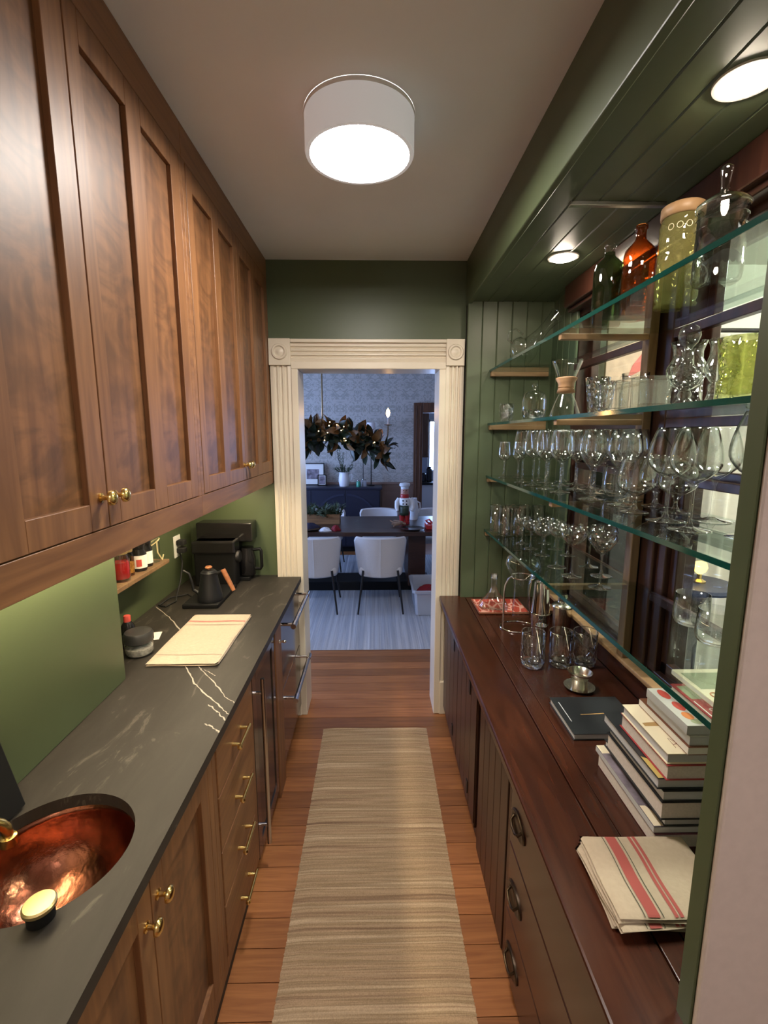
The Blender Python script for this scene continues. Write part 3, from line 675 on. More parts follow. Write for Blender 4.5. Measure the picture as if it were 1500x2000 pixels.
# faucet: only the tip of the spout is in the picture
o = (-0.83, 0.70, 0.915)
t_ = thing('faucet', 'polished brass faucet spout reaching over the copper sink', 'faucet', o)
put('base', MB(o).lathe([(0.026, 0.9155), (0.026, 0.922), (0.016, 0.93), (0.015, 0.955), (0.012, 0.96)], (o[0], o[1], 0), 24), 'brass', t_, smooth=True)
pts = []
for i in range(15):
    a = PI * i / 14; f = (1 - math.cos(a)) / 2
    pts.append((-0.83 + 0.103 * f, 0.70 + 0.128 * f, 0.985 + 0.055 * math.sin(a)))
put('spout', MB(o).tube([(-0.83, 0.70, 0.95)] + pts + [(-0.727, 0.828, 0.972)], 0.0095, 16, cap=False), 'brass', t_, smooth=True)
ar = MB(o); ar.lathe([(0.0095, 0.978), (0.0145, 0.976), (0.0145, 0.958), (0.0115, 0.956), (0.0105, 0.960), (0.010, 0.974)], (-0.727, 0.828, 0), 24)
put('aerator', ar, 'brass', t_, smooth=True)
o = (-0.592, 0.716, 0.915)
t_ = thing('sink_button', 'round satin brass cap on a dark collar at the sink rim', 'push button', o)
put('collar', MB(o).lathe([(0, 0.9155), (0.022, 0.9155), (0.022, 0.938), (0, 0.938)], (o[0], o[1], 0), 32), 'black_matte', t_, smooth=True)
put('cap', MB(o).lathe([(0.0235, 0.9385), (0.0265, 0.940), (0.0268, 0.946), (0.024, 0.949), (0.012, 0.950), (0, 0.950)], (o[0], o[1], 0), 36), 'brass_satin', t_, smooth=True)
# black slab leaning on the wall
q = MB((-0.822, 0.86, 0.915)); q.box(-0.826, -0.808, 0.78, 0.975, 0.9155, 1.16)
sl = put('slab', q, 'black_matte', None, bevel=0.003, loc=(-0.822, 0.86, 0.915)); sl.rotation_euler = (0, -math.radians(13.5), 0); sl.location = (-0.8175, 0.86, 0.9175)
sl.name = 'serving_board'; tag(sl, 'black serving board leaning on the green wall at the left edge', 'board')

# ================================================================== THINGS ON THE LEFT COUNTER
ZC = 0.9155
def towel(o, W_, D_, layers, th, ripple):
    """folded cloth: stacked rounded sheets; returns mesh builder centred at o"""
    q = MB()
    for l_ in range(layers):
        ox, oy = wob(0.002), wob(0.002); z0 = l_ * th
        def top(u, v_, z0=z0, ox=ox, oy=oy, s_=1):
            x = (u - 0.5) * W_; yv = (v_ - 0.5) * D_
            ed = min(u, 1 - u, v_, 1 - v_); bulge = min(1, ed / 0.036)
            zz = z0 + (th * (0.5 + 0.48 * math.sqrt(bulge) * s_)) + ripple * (math.sin(9 * u + l_) * math.sin(7 * v_ + 1.3 * l_)) * bulge * (1 if s_ > 0 else 0.2)
            return (x + ox + 0.0010 * math.sin(9 * v_ + l_), yv + oy + 0.0010 * math.sin(8 * u + 2 * l_), max(0.0003, zz))
        q.grid(top, 28, 28); q.grid(lambda u, v_: top(u, v_, s_=-1), 28, 28)
    return q, top
o = (-0.716, 1.875, ZC)
q, top = towel(o, 0.262, 0.485, 2, 0.007, 0.0012)
t_ = tag(put('tea_towel', q, 'linen', None, smooth='all', loc=o), 'folded cream tea towel with faint pink and grey stripes on the dark counter', 'towel')
def tstripe(par, top, v0, v1, mat, along='u', dz=0.0011):
    q = MB()
    if along == 'u': q.grid(lambda u, v_: (lambda p: (p[0], p[1], p[2] + dz))(top(0.012 + 0.976 * u, v0 + (v1 - v0) * v_)), 40, 2)
    else: q.grid(lambda u, v_: (lambda p: (p[0], p[1], p[2] + dz))(top(v0 + (v1 - v0) * u, 0.012 + 0.976 * v_)), 2, 40)
    put('stripe', q, mat, par)
tstripe(t_, top, 0.800, 0.828, 'linen_pink'); tstripe(t_, top, 0.728, 0.738, 'linen_grey'); tstripe(t_, top, 0.135, 0.143, 'linen_grey')

o = (-0.922, 1.745, ZC)
t_ = thing('lidded_jar', 'squat glass jar with black lid tucked behind the green wall corner', 'jar', o)
put('body', MB(o).lathe([(0, ZC + 0.001), (0.046, ZC + 0.001), (0.052, ZC + 0.01), (0.052, ZC + 0.045), (0.047, ZC + 0.056)], (o[0], o[1], 0), 32), 'clear_glass', t_, smooth=True)
put('contents', MB(o).lathe([(0, ZC + 0.004), (0.044, ZC + 0.004), (0.049, ZC + 0.012), (0.049, ZC + 0.03), (0.03, ZC + 0.036), (0, ZC + 0.033)], (o[0], o[1], 0), 28), 'salt', t_, smooth=True)
put('lid', MB(o).lathe([(0.050, ZC + 0.052), (0.054, ZC + 0.056), (0.054, ZC + 0.082), (0.048, ZC + 0.092), (0.02, ZC + 0.096), (0, ZC + 0.096)], (o[0], o[1], 0), 32), 'slate_lid', t_, smooth=True)
o = (-0.990, 1.800, ZC)
t_ = thing('dark_bottle', 'dark bottle with a reddish cap half hidden behind the wall corner', 'bottle', o)
put('body', MB(o).lathe([(0, ZC), (0.025, ZC), (0.026, ZC + 0.004), (0.026, ZC + 0.09), (0.012, ZC + 0.112)], (o[0], o[1], 0), 24), 'black_gloss', t_, smooth=True)
put('cap', MB(o).lathe([(0.0135, ZC + 0.108), (0.0135, ZC + 0.132), (0.011, ZC + 0.135), (0, ZC + 0.135)], (o[0], o[1], 0), 20), 'print_red', t_, smooth=True)
q = MB(); q.box(-0.020, 0.020, -0.04, 0.04, 0, 0.0012)
tag(put('paper_card', q, 'paper_white', None, loc=(-0.935, 1.905, ZC + 0.0003), rot=(0, 0, 0.25)), 'small white paper card lying behind the lidded jar', 'card')

o = (-0.863, 2.385, ZC)
t_ = thing('heating_plate', 'flat black heating plate under the gooseneck kettle', 'heating plate', o)
put('plate', MB(o).box(-0.951, -0.775, 2.222, 2.545, ZC, ZC + 0.022), 'black_matte', t_, bevel=0.005)
o = (-0.835, 2.295, ZC + 0.0225)
zk = o[2]
t_ = thing('kettle', 'matte black gooseneck kettle with a wooden handle and wooden lid knob', 'kettle', o)
put('body', MB(o).lathe([(0, zk), (0.060, zk), (0.062, zk + 0.004), (0.060, zk + 0.02), (0.048, zk + 0.085), (0.040, zk + 0.130), (0.040, zk + 0.142), (0.036, zk + 0.146), (0, zk + 0.147)], (o[0], o[1], 0), 36), 'kettle_black', t_, smooth=True)
l_ = put('lid', MB(o).lathe([(0.034, zk + 0.147), (0.030, zk + 0.153), (0.01, zk + 0.156), (0, zk + 0.156)], (o[0], o[1], 0), 28), 'kettle_black', t_, smooth=True)
put('lid_knob', MB(o).lathe([(0.006, zk + 0.156), (0.006, zk + 0.160), (0.016, zk + 0.163), (0.0175, zk + 0.168), (0.014, zk + 0.173), (0, zk + 0.175)], (o[0], o[1], 0), 24), 'handle_wood', l_, smooth=True)
q = MB(o); q.tube([(o[0] + 0.036, o[1], zk + 0.135), (o[0] + 0.07, o[1] - 0.004, zk + 0.150), (o[0] + 0.082, o[1] - 0.006, zk + 0.148)], 0.0075, 10)
ha = put('handle_arm', q, 'kettle_black', t_, smooth=True)
put('grip', MB(o).tube([(o[0] + 0.072, o[1] - 0.006, zk + 0.158), (o[0] + 0.092, o[1] - 0.008, zk + 0.115), (o[0] + 0.122, o[1] - 0.01, zk + 0.050)], [0.0125, 0.0125, 0.010], 14), 'handle_wood', ha, smooth=True)
put('spout', MB(o).tube([(o[0] - 0.052, o[1], zk + 0.03), (o[0] - 0.082, o[1], zk + 0.05), (o[0] - 0.088, o[1], zk + 0.09), (o[0] - 0.10, o[1], zk + 0.135), (o[0] - 0.128, o[1], zk + 0.15)], [0.011, 0.008, 0.0065, 0.006, 0.0055], 10), 'kettle_black', t_, smooth=True)

o = (-0.88, 2.52, ZC)
t_ = thing('coffee_grinder', 'black coffee grinder with a round dial behind the kettle', 'coffee grinder', o)
put('body', MB(o).box(-1.015, -0.785, 2.565, 2.655, ZC, ZC + 0.262), 'black_matte', t_, bevel=0.012)
put('hood', MB(o).box(-1.02, -0.782, 2.552, 2.66, ZC + 0.19, ZC + 0.262), 'black_gloss', t_, bevel=0.01)
put('dial', MB(o).lathe([(0, 0.02), (0.030, 0.02), (0.034, 0.014), (0.034, 0.0)], (-0.786, 2.605, ZC + 0.165), 28, axis='x'), 'iron', t_, smooth=True)
o = (-0.86, 2.735, ZC)
t_ = thing('coffee_maker', 'tall black boxy coffee maker in the far corner of the counter', 'coffee maker', o)
put('tower', MB(o).box(-1.02, -0.80, 2.672, 2.780, ZC, ZC + 0.335), 'black_matte', t_, bevel=0.006)
put('head', MB(o).box(-1.03, -0.712, 2.668, 2.784, ZC + 0.235, ZC + 0.345), 'black_gloss', t_, bevel=0.006)
put('foot', MB(o).box(-1.03, -0.735, 2.668, 2.782, ZC, ZC + 0.022), 'black_matte', t_, bevel=0.004)
cf = put('carafe', MB(o).lathe([(0, ZC + 0.024), (0.045, ZC + 0.024), (0.05, ZC + 0.03), (0.05, ZC + 0.13), (0.04, ZC + 0.17), (0.04, ZC + 0.19), (0, ZC + 0.192)], (-0.762, 2.727, 0), 28), 'black_gloss', t_, smooth=True)
put('handle', MB(o).tube([(-0.722, 2.72, ZC + 0.175), (-0.680, 2.715, ZC + 0.182), (-0.674, 2.715, ZC + 0.17), (-0.674, 2.715, ZC + 0.075), (-0.682, 2.715, ZC + 0.062), (-0.715, 2.72, ZC + 0.062)], 0.0095, 10), 'black_matte', cf, smooth=True)
q = MB(); pts = [(-1.10, 2.60, 1.10), (-1.07, 2.55, 1.06), (-1.06, 2.48, 0.97), (-1.05, 2.40, 0.922), (-1.02, 2.32, 0.9205), (-1.04, 2.24, 0.9205), (-1.08, 2.26, 0.9205), (-1.07, 2.36, 0.924), (-1.0, 2.42, 0.923), (-0.96, 2.38, 0.921), (-0.955, 2.36, 0.921)]
tag(put('power_cord', q.tube(pts, 0.0042, 8), 'rubber_black', None, smooth=True), 'black power cord looped on the counter beside the kettle base', 'cord')

o = (-1.11, 2.582, 1.147)
t_ = thing('wall_outlet', 'white outlet plate with two black plugs on the green wall', 'outlet', o)
put('plate', MB(o).box(-1.1095, -1.103, 2.540, 2.624, 1.087, 1.207), 'white_plastic', t_, bevel=0.002)
for zz in (1.168, 1.125): put('plug', MB(o).box(-1.103, -1.06, 2.560, 2.606, zz - 0.015, zz + 0.015), 'rubber_black', t_, bevel=0.006)

# ---- ledge shelf in the niche and its jars
o = (-1.05, 1.99, 1.14)
ns = tag(put('wooden_ledge', MB(o).box(-1.108, -1.0, 1.56, 2.235, 1.148, 1.166), 'post_wood', None, bevel=0.002, loc=o), 'thin wooden ledge shelf on the green wall above the counter', 'shelf')
ZN = 1.1665
def jar(x, y, r, h, mats, label, name='jar', lid=None, band=None, fill=0.6, group='jars on the wooden ledge'):
    o = (x, y, ZN); t_ = thing(name, label, 'jar', o, group=group)
    put('glass', MB(o).lathe([(0, ZN), (r * .94, ZN), (r, ZN + .006), (r, ZN + h * .8), (r * .8, ZN + h * .93), (r * .8, ZN + h)], (x, y, 0), 24), mats[0], t_, smooth=True)
    if mats[1]: put('contents', MB(o).lathe([(0, ZN + .012), (r * .9, ZN + .012), (r * .95, ZN + .016), (r * .95, ZN + h * fill), (0, ZN + h * fill)], (x, y, 0), 22), mats[1], t_, smooth=True)
    if lid: put('lid', MB(o).lathe([(r * .84, ZN + h * .93), (r * .88, ZN + h), (r * .88, ZN + h * 1.13), (r * .7, ZN + h * 1.16), (0, ZN + h * 1.16)], (x, y, 0), 24), lid, t_, smooth=True)
    if band:
        lb = put('label', MB(o).lathe([(r * 1.012, ZN + h * .14), (r * 1.012, ZN + h * .68)], (x, y, 0), 24), 'paper_white', t_, smooth=True)
        if band == 'red':
            q = MB(o); q.grid(lambda u, v_: (x + r * 1.025 * math.cos(-1.5 + u * .7), y + r * 1.025 * math.sin(-1.5 + u * .7), ZN + h * (.22 + .3 * v_)), 6, 1); put('patch', q, 'print_red', lb)
    return t_
jar(-1.045, 1.885, 0.036, 0.122, ('clear_glass', 'syrup_red'), 'glass jar of dark red syrup at the near end of the ledge', fill=0.66, lid='brass_satin')
jar(-1.060, 1.965, 0.029, 0.110, ('honey_glass', 'salt'), 'small jar with honey-coloured contents behind the red syrup', lid='brass_satin', fill=0.5)
jar(-1.045, 2.040, 0.031, 0.105, ('black_gloss', None), 'dark jar with black lid and a red patch on its white label', lid='black_gloss', band='red')
jar(-1.050, 2.110, 0.029, 0.105, ('black_gloss', None), 'dark jar with black lid and a plain white label', lid='black_gloss', band='white')
jar(-1.085, 2.055, 0.022, 0.125, ('black_gloss', None), 'narrow dark bottle behind the two labelled jars', lid='black_gloss', name='bottle')
tj = jar(-1.050, 2.180, 0.030, 0.115, ('clear_glass', None), 'clear glass jar tied with straw twine at the far end of the ledge')
q = MB((-1.05, 2.18, ZN))
q.tube([(-1.05 + 0.031 * math.cos(a), 2.18 + 0.031 * math.sin(a), ZN + 0.09 + 0.02 * math.sin(a + 1)) for a in [i * 2 * PI / 20 for i in range(20)]], 0.003, 6, close=True)
q.tube([(-1.022, 2.165, ZN + 0.105), (-1.018, 2.16, ZN + 0.05), (-1.005, 2.175, ZN + 0.012), (-1.01, 2.20, ZN + 0.03)], 0.003, 6)
put('twine', q, 'twine', tj, smooth=True)

# ================================================================== RIGHT SIDE: OLD BUILT-IN BASE AND COUNTER
ZR = 0.79
XR = 0.427
def rpanel(par, o, y0, y1, z0, z1, th=0.016, name='door'):
    return put(name, MB(o).box(XR - th + 0.016, XR + 0.012, y0, y1, z0, z1), 'mahogany_v', par, bevel=0.003)
o = (0.7, 2.27, 0)
t_ = thing('base_cabinet', 'dark mahogany base cabinet with two plain doors beside the doorway', 'cabinet', o)
put('body', MB(o).box(XR + 0.014, 0.998, 1.80, 2.745, 0.0, 0.757), 'mahogany_v', t_)
for a, b_ in ((1.815, 2.262), (2.268, 2.735)):
    d = put('door', MB(o).box(XR, XR + 0.013, a, b_, 0.05, 0.735), 'mahogany_v', t_, bevel=0.003)
    for k in range(4):
        yy = a + (b_ - a) * (k + 0.5) / 4
        put('plank', MB(o).box(XR - 0.004, XR, yy - (b_ - a) / 8 + 0.002, yy + (b_ - a) / 8 - 0.002, 0.07, 0.715), 'mahogany_v', d, bevel=0.0015, seg=1)
    for zz in (0.145, 0.640): put('hinge', MB(o).box(XR - 0.008, XR - 0.0045, b_ - 0.32 if a < 2 else a + 0.10, b_ - 0.295 if a < 2 else a + 0.125, zz - 0.03, zz + 0.03), 'iron', d, bevel=0.001)
o = (0.7, 1.565, 0)
t_ = thing('beadboard_cabinet', 'dark mahogany cabinet section with vertical boards beside a black gap', 'cabinet', o)
put('body', MB(o).box(XR + 0.016, 0.998, 1.352, 1.765, 0.0, 0.757), 'mahogany_v', t_)
for k in range(5): put('plank', MB(o).box(XR, XR + 0.015, 1.355 + k * 0.0815, 1.4345 + k * 0.0815, 0.005, 0.752), 'mahogany_v', t_, bevel=0.003)
o = (0.7, 0.98, 0)
t_ = thing('drawer_cabinet', 'dark mahogany base with three wide drawers and oval bronze pulls', 'drawers', o)
put('body', MB(o).box(XR + 0.022, 0.998, 0.60, 1.349, 0.0, 0.757), 'mahogany_v', t_)
put('frame', MB(o).box(XR + 0.004, XR + 0.021, 1.318, 1.349, 0.0, 0.757), 'mahogany_v', t_)
put('rail', MB(o).box(XR, XR + 0.021, 0.60, 1.317, 0.71, 0.757), 'mahogany', t_, bevel=0.002)
for z0, z1, pz in ((0.482, 0.706, 0.600), (0.238, 0.476, 0.345), (0.015, 0.232, 0.110)):
    d = put('drawer', MB(o).box(XR, XR + 0.02, 0.605, 1.314, z0, z1), 'mahogany', t_, bevel=0.003)
    P_ = [(0.040, 0), (0.040, -0.003), (0.036, -0.0065), (0.029, -0.005), (0.025, -0.003), (0, -0.003)]
    n_ = 36; vs_ = []; fs_ = []
    for (r_, dx) in P_[:-1]: vs_ += [(XR + dx, 1.235 + 1.55 * r_ * math.cos(2 * PI * i / n_), pz + 0.85 * r_ * math.sin(2 * PI * i / n_)) for i in range(n_)]
    vs_.append((XR - 0.003, 1.235, pz))
    for a in range(len(P_) - 2): fs_ += [(a * n_ + i, a * n_ + (i + 1) % n_, (a + 1) * n_ + (i + 1) % n_, (a + 1) * n_ + i) for i in range(n_)]
    a = len(P_) - 2; fs_ += [(a * n_ + i, a * n_ + (i + 1) % n_, len(vs_) - 1) for i in range(n_)]
    q = MB(o); q.add(vs_, fs_); pl = put('pull_plate', q, 'bronze', d, smooth=True)
    put('bail', MB(o).tube([(XR - 0.003, 1.200, pz + 0.008), (XR - 0.014, 1.203, pz - 0.004), (XR - 0.016, 1.22, pz - 0.014), (XR - 0.016, 1.25, pz - 0.014), (XR - 0.014, 1.267, pz - 0.004), (XR - 0.003, 1.270, pz + 0.008)], 0.0042, 8), 'bronze', pl, smooth=True)
o = (0.7, 1.66, 0.758)
ct = thing('wooden_counter', 'dark red mahogany plank counter along the right wall', 'counter', o)
for a, b_ in ((0.387, 0.541), (0.543, 0.596), (0.598, 0.97)):
    y_end = 2.752 if a < 0.5 else 2.733
    put('plank', MB(o).box(a, b_, 0.60, y_end if a < 0.42 else 2.72, 0.758, ZR), 'mahogany', ct, bevel=0.0018 if a > 0.4 else 0.006)

# ================================================================== GLASS SHELVES
post = thing('shelf_post', 'tan wooden upright between the windows carrying four shelf arms', 'post', (0.98, 1.715, 0.905))
o = (0.98, 1.715, 0.905)
put('upright', MB(o).box(0.953, 0.984, 1.693, 1.738, 0.905, 2.354), 'post_wood', post, bevel=0.003)
SHZ = (2.117, 1.824, 1.528, 1.212)     # top faces
NAMES = ('top', 'second', 'third', 'lowest')
for z, nm in zip(SHZ, NAMES):
    th = 0.0125
    o = (0.81, 1.68, z - th)
    t_ = thing('glass_shelf', '%s long clear glass shelf in front of the windows' % ('topmost' if nm == 'top' else nm if nm == 'lowest' else nm + ' from the top'), 'shelf', o, group='glass shelves')
    q = MB(o); q.prism([(0.642, 0.652), (0.984, 0.652), (0.984, 1.690), (0.950, 1.690), (0.950, 1.741), (0.984, 1.741), (0.984, 2.718), (0.642, 2.718)], 'z', z - th, z); put('sheet', q, 'shelf_glass', t_)
    put('polished_edge', MB(o).box(0.6395, 0.6418, 0.652, 2.718, z - th, z), 'shelf_edge', t_)
    put('arm', MB((0.98, 1.715, 0.905)).box(0.645, 0.953, 1.696, 1.722, z - th - 0.019, z - th - 0.0005), 'oak_cleat', post, bevel=0.002)
    tag(put('shelf_cleat', MB((0.80, 2.71, z - th)).box(0.645, 0.965, 2.690, 2.7205, z - th - 0.024, z - th - 0.0005), 'oak_cleat', None, bevel=0.002, loc=(0.80, 2.71, z - th)),
        'small wooden cleat on the beadboard under the %s glass shelf' % ('topmost' if nm == 'top' else nm), 'cleat', 'shelf cleats')
    for a, b_, wn_ in ((0.66, 1.615, 'near'), (1.765, 2.44, 'far')):
        tag(put('shelf_ledger', MB((1.0, a, z - th)).box(0.988, 1.016, a, b_, z - th - 0.03, z - th - 0.0005), 'window_wood', None, bevel=0.002, loc=(1.0, a, z - th)),
            'dark wooden ledger across the %s window under the %s glass shelf' % (wn_, 'topmost' if nm == 'top' else nm), 'ledger', 'shelf ledgers')
o = (0.76, 1.603, 2.466)
tag(put('soffit_strip', MB(o).box(0.61, 0.915, 1.594, 1.612, 2.466, 2.4795), 'steel', None, bevel=0.002, loc=o), 'short metal strip fixed across the boarded soffit', 'strip')

# ================================================================== GLASSWARE
def glassware(name, label, cat, loc, parts, group=None, scale=1.0, rz=0.0):
    """parts: (part name, profile, material); profiles start at z = 0"""
    t_ = thing(name, label, cat, loc, rz, group)
    for pn, prof, mt in parts:
        q = MB(); q.lathe(prof, (0, 0, 0), 28); put(pn, q, mt, t_, smooth='all')
    t_.scale = (scale,) * 3
    return t_
def foot_stem(rf, hs, rs=0.0035):
    return [('foot', [(0, 0.0004), (rf * .96, 0.0004), (rf, 0.0012), (rf * .9, 0.0028), (rf * .45, 0.0055), (rs * 2.2, 0.010)], 'rim_glass'),
            ('stem', [(rs * 2.2, 0.010), (rs * 1.25, 0.02), (rs, 0.035), (rs, hs - 0.018), (rs * 1.5, hs - 0.006), (rs * 2.6, hs)], 'clear_glass')]
def bowl(r0, hs, ht, rmax, rrim, zmax=0.38, n=14, inner=True):
    """egg-shaped bowl from stem top to rim, inner face back down to a thick bottom"""
    pr = [(0.004, hs - 0.001)]
    for i in range(1, n + 1):
        s_ = i / n
        if s_ < zmax: r_ = rmax * math.sin(PI / 2 * (s_ / zmax)) ** 0.72
        else: u = (s_ - zmax) / (1 - zmax); r_ = rmax + (rrim - rmax) * u ** 1.7
        pr.append((max(r_, 0.004), hs + (ht - hs) * s_))
    pr2 = [(r_ - 0.0011, z) for r_, z in pr[:1:-1]] + [(0, hs + 0.007)]
    return pr + pr2
def wine_parts(h, hs, rmax, rrim, rf, zmax=0.38): return foot_stem(rf, hs) + [('bowl', bowl(0, hs, h, rmax, rrim, zmax), 'clear_glass')]
Z3 = SHZ[2] + 0.0006
W1 = glassware('wine_glass', 'small clear wine glass nearest the beadboard on the third shelf', 'wine glass', (0.700, 2.555, Z3), wine_parts(0.195, 0.085, 0.036, 0.028, 0.032), 'small wine glasses on the third shelf')
for p, lb in (((0.722, 2.635), 'small clear wine glass at the back of the far left cluster'), ((0.802, 2.645), 'small clear wine glass touching the beadboard corner on the third shelf'), ((0.775, 2.545), 'small clear wine glass fourth from the beadboard on the third shelf')):
    copy_tree(W1, (*p, Z3), lb)
W2 = glassware('wine_glass', 'tall clear wine glass, first of the front row beside the small glasses', 'wine glass', (0.722, 2.30, Z3), wine_parts(0.252, 0.118, 0.047, 0.036, 0.040), 'tall wine glasses on the third shelf')
ORD = ['second', 'third', 'fourth', 'fifth', 'sixth', 'seventh', 'eighth']
for k, p in enumerate([(0.728, 2.16), (0.735, 2.02), (0.747, 1.885)]): copy_tree(W2, (*p, Z3), 'tall clear wine glass, %s of the front row on the third shelf' % ORD[k])
for k, p in enumerate([(0.835, 2.395), (0.835, 2.265), (0.845, 2.13), (0.855, 1.985), (0.868, 1.845)]): copy_tree(W2, (*p, Z3), 'tall clear wine glass, %s of the middle row on the third shelf' % (['first'] + ORD)[k])
for k, p in enumerate([(0.935, 2.33), (0.938, 2.19), (0.940, 2.045), (0.945, 1.932)]): copy_tree(W2, (*p, Z3), 'tall clear wine glass, %s of the back row on the third shelf' % (['first'] + ORD)[k])
W3 = glassware('wine_glass', 'large clear wine glass with a pointed bowl in front of the post', 'wine glass', (0.776, 1.668, Z3), foot_stem(0.044, 0.105, 0.004) + [('bowl', [(0.004, 0.104), (0.012, 0.110), (0.034, 0.138), (0.052, 0.166), (0.055, 0.18), (0.052, 0.205), (0.044, 0.248), (0.043, 0.248), (0.051, 0.205), (0.0535, 0.18), (0.05, 0.167), (0.033, 0.142), (0.012, 0.118), (0, 0.115)], 'clear_glass')], 'large wine glasses on the third shelf')
copy_tree(W3, (0.812, 1.532, Z3), 'large clear wine glass with a pointed bowl just past the post')
copy_tree(W3, (0.898, 1.64, Z3), 'large clear wine glass with a pointed bowl standing close behind at the post')
SN = glassware('brandy_snifter', 'short-stemmed brandy snifter at the front of the third shelf', 'snifter', (0.777, 1.385, Z3), foot_stem(0.040, 0.048, 0.005) + [('bowl', bowl(0, 0.048, 0.165, 0.053, 0.036, 0.36), 'clear_glass')], 'snifters on the third shelf')
copy_tree(SN, (0.912, 1.505, Z3), 'short-stemmed brandy snifter at the back near the post')
copy_tree(SN, (0.893, 1.372, Z3), 'short-stemmed brandy snifter at the back behind the big burgundy glasses')
ST = glassware('stemless_glass', 'stemless wine tumbler behind the large pointed wine glasses', 'tumbler', (0.903, 1.750, Z3), [('bowl', [(0, 0.001), (0.026, 0.001), (0.036, 0.008), (0.044, 0.03), (0.046, 0.05), (0.040, 0.10), (0.036, 0.118), (0.035, 0.118), (0.044, 0.05), (0.042, 0.03), (0.03, 0.012), (0, 0.01)], 'clear_glass')], 'stemless glasses on the third shelf')
BG = glassware('burgundy_glass', 'big balloon burgundy glass in front of the near window, leftmost', 'wine glass', (0.783, 1.240, Z3), foot_stem(0.048, 0.112, 0.0042) + [('bowl', bowl(0, 0.112, 0.248, 0.056, 0.036, 0.42), 'clear_glass')], 'burgundy glasses on the third shelf')
copy_tree(BG, (0.763, 1.112, Z3), 'big balloon burgundy glass in front of the near window, at the shelf front')
copy_tree(BG, (0.905, 1.235, Z3), 'big balloon burgundy glass in front of the near window, at the back')
copy_tree(BG, (0.842, 1.012, Z3), 'largest balloon wine glass half cut by the green wall end', scale=1.13)

Z4 = SHZ[3] + 0.0006
HB = glassware('highball_glass', 'straight highball glass at the front left end of the lowest shelf', 'highball glass', (0.680, 2.61, Z4), [('wall', [(0, 0.001), (0.031, 0.001), (0.034, 0.005), (0.036, 0.155), (0.0347, 0.155), (0.0325, 0.012), (0, 0.011)], 'clear_glass'), ('rim', [(0.0345, 0.1535), (0.0355, 0.1565), (0.0362, 0.1535)], 'rim_glass')], 'highball glasses on the lowest shelf')
for p, lb in (((0.705, 2.525), 'straight highball glass in front of the first two on the lowest shelf'), ((0.762, 2.60), 'straight highball glass second along the beadboard on the lowest shelf'), ((0.840, 2.61), 'straight highball glass third along the beadboard on the lowest shelf'), ((0.785, 2.52), 'straight highball glass beside the coupes on the lowest shelf'), ((0.918, 2.60), 'straight highball glass in the back corner of the lowest shelf')):
    copy_tree(HB, (*p, Z4), lb)
CP = glassware('coupe_glass', 'small champagne coupe first in the front row of the lowest shelf', 'coupe', (0.745, 2.33, Z4), foot_stem(0.034, 0.088, 0.0032) + [('bowl', [(0.004, 0.087), (0.02, 0.092), (0.038, 0.106), (0.045, 0.122), (0.046, 0.138), (0.045, 0.138), (0.0435, 0.122), (0.036, 0.109), (0.02, 0.097), (0, 0.095)], 'clear_glass')], 'coupes on the lowest shelf')
for p, lb in (((0.752, 2.215), 'small champagne coupe second in the front row of the lowest shelf'), ((0.765, 2.095), 'small champagne coupe third in the front row of the lowest shelf'), ((0.862, 2.33), 'small champagne coupe first in the back row of the lowest shelf'), ((0.868, 2.205), 'small champagne coupe second in the back row of the lowest shelf'), ((0.880, 2.085), 'small champagne coupe third in the back row of the lowest shelf')):
    copy_tree(CP, (*p, Z4), lb)
C2 = glassware('coupe_glass', 'tall stemmed coupe at the shelf front before the martini glasses', 'coupe', (0.757, 1.895, Z4), foot_stem(0.038, 0.128, 0.0033) + [('bowl', [(0.004, 0.127), (0.02, 0.131), (0.04, 0.148), (0.0475, 0.165), (0.048, 0.178), (0.047, 0.178), (0.0462, 0.165), (0.038, 0.151), (0.02, 0.136), (0, 0.134)], 'clear_glass')], 'coupes on the lowest shelf')
copy_tree(C2, (0.765, 1.765, Z4), 'tall stemmed coupe at the shelf front touching the martini glass')
copy_tree(C2, (0.893, 1.900, Z4), 'tall stemmed coupe at the back beside the martini glasses')
MT = glassware('martini_glass', 'cut crystal martini glass standing foremost on the lowest shelf', 'martini glass', (0.810, 1.625, Z4), foot_stem(0.040, 0.125, 0.0035) + [('bowl', [(0.004, 0.124), (0.016, 0.129), (0.030, 0.146), (0.050, 0.176)], 'cut_glass'), ('rim', [(0.050, 0.176), (0.051, 0.180), (0.0445, 0.201), (0.0435, 0.201), (0.049, 0.180), (0.028, 0.148), (0, 0.134)], 'clear_glass')], 'martini glasses on the lowest shelf')
copy_tree(MT, (0.882, 1.765, Z4), 'cut crystal martini glass behind the foremost one')
SB = glassware('stemless_glass', 'low round stemless glass on the lowest shelf against the window', 'tumbler', (0.915, 1.285, Z4), [('bowl', [(0, 0.001), (0.030, 0.001), (0.041, 0.007), (0.047, 0.022), (0.047, 0.045), (0.044, 0.095), (0.0428, 0.095), (0.0455, 0.045), (0.045, 0.022), (0.036, 0.01), (0, 0.009)], 'clear_glass')], 'stemless glasses on the lowest shelf')
copy_tree(SB, (0.895, 1.158, Z4), 'low round stemless glass beside the green wall end on the lowest shelf')

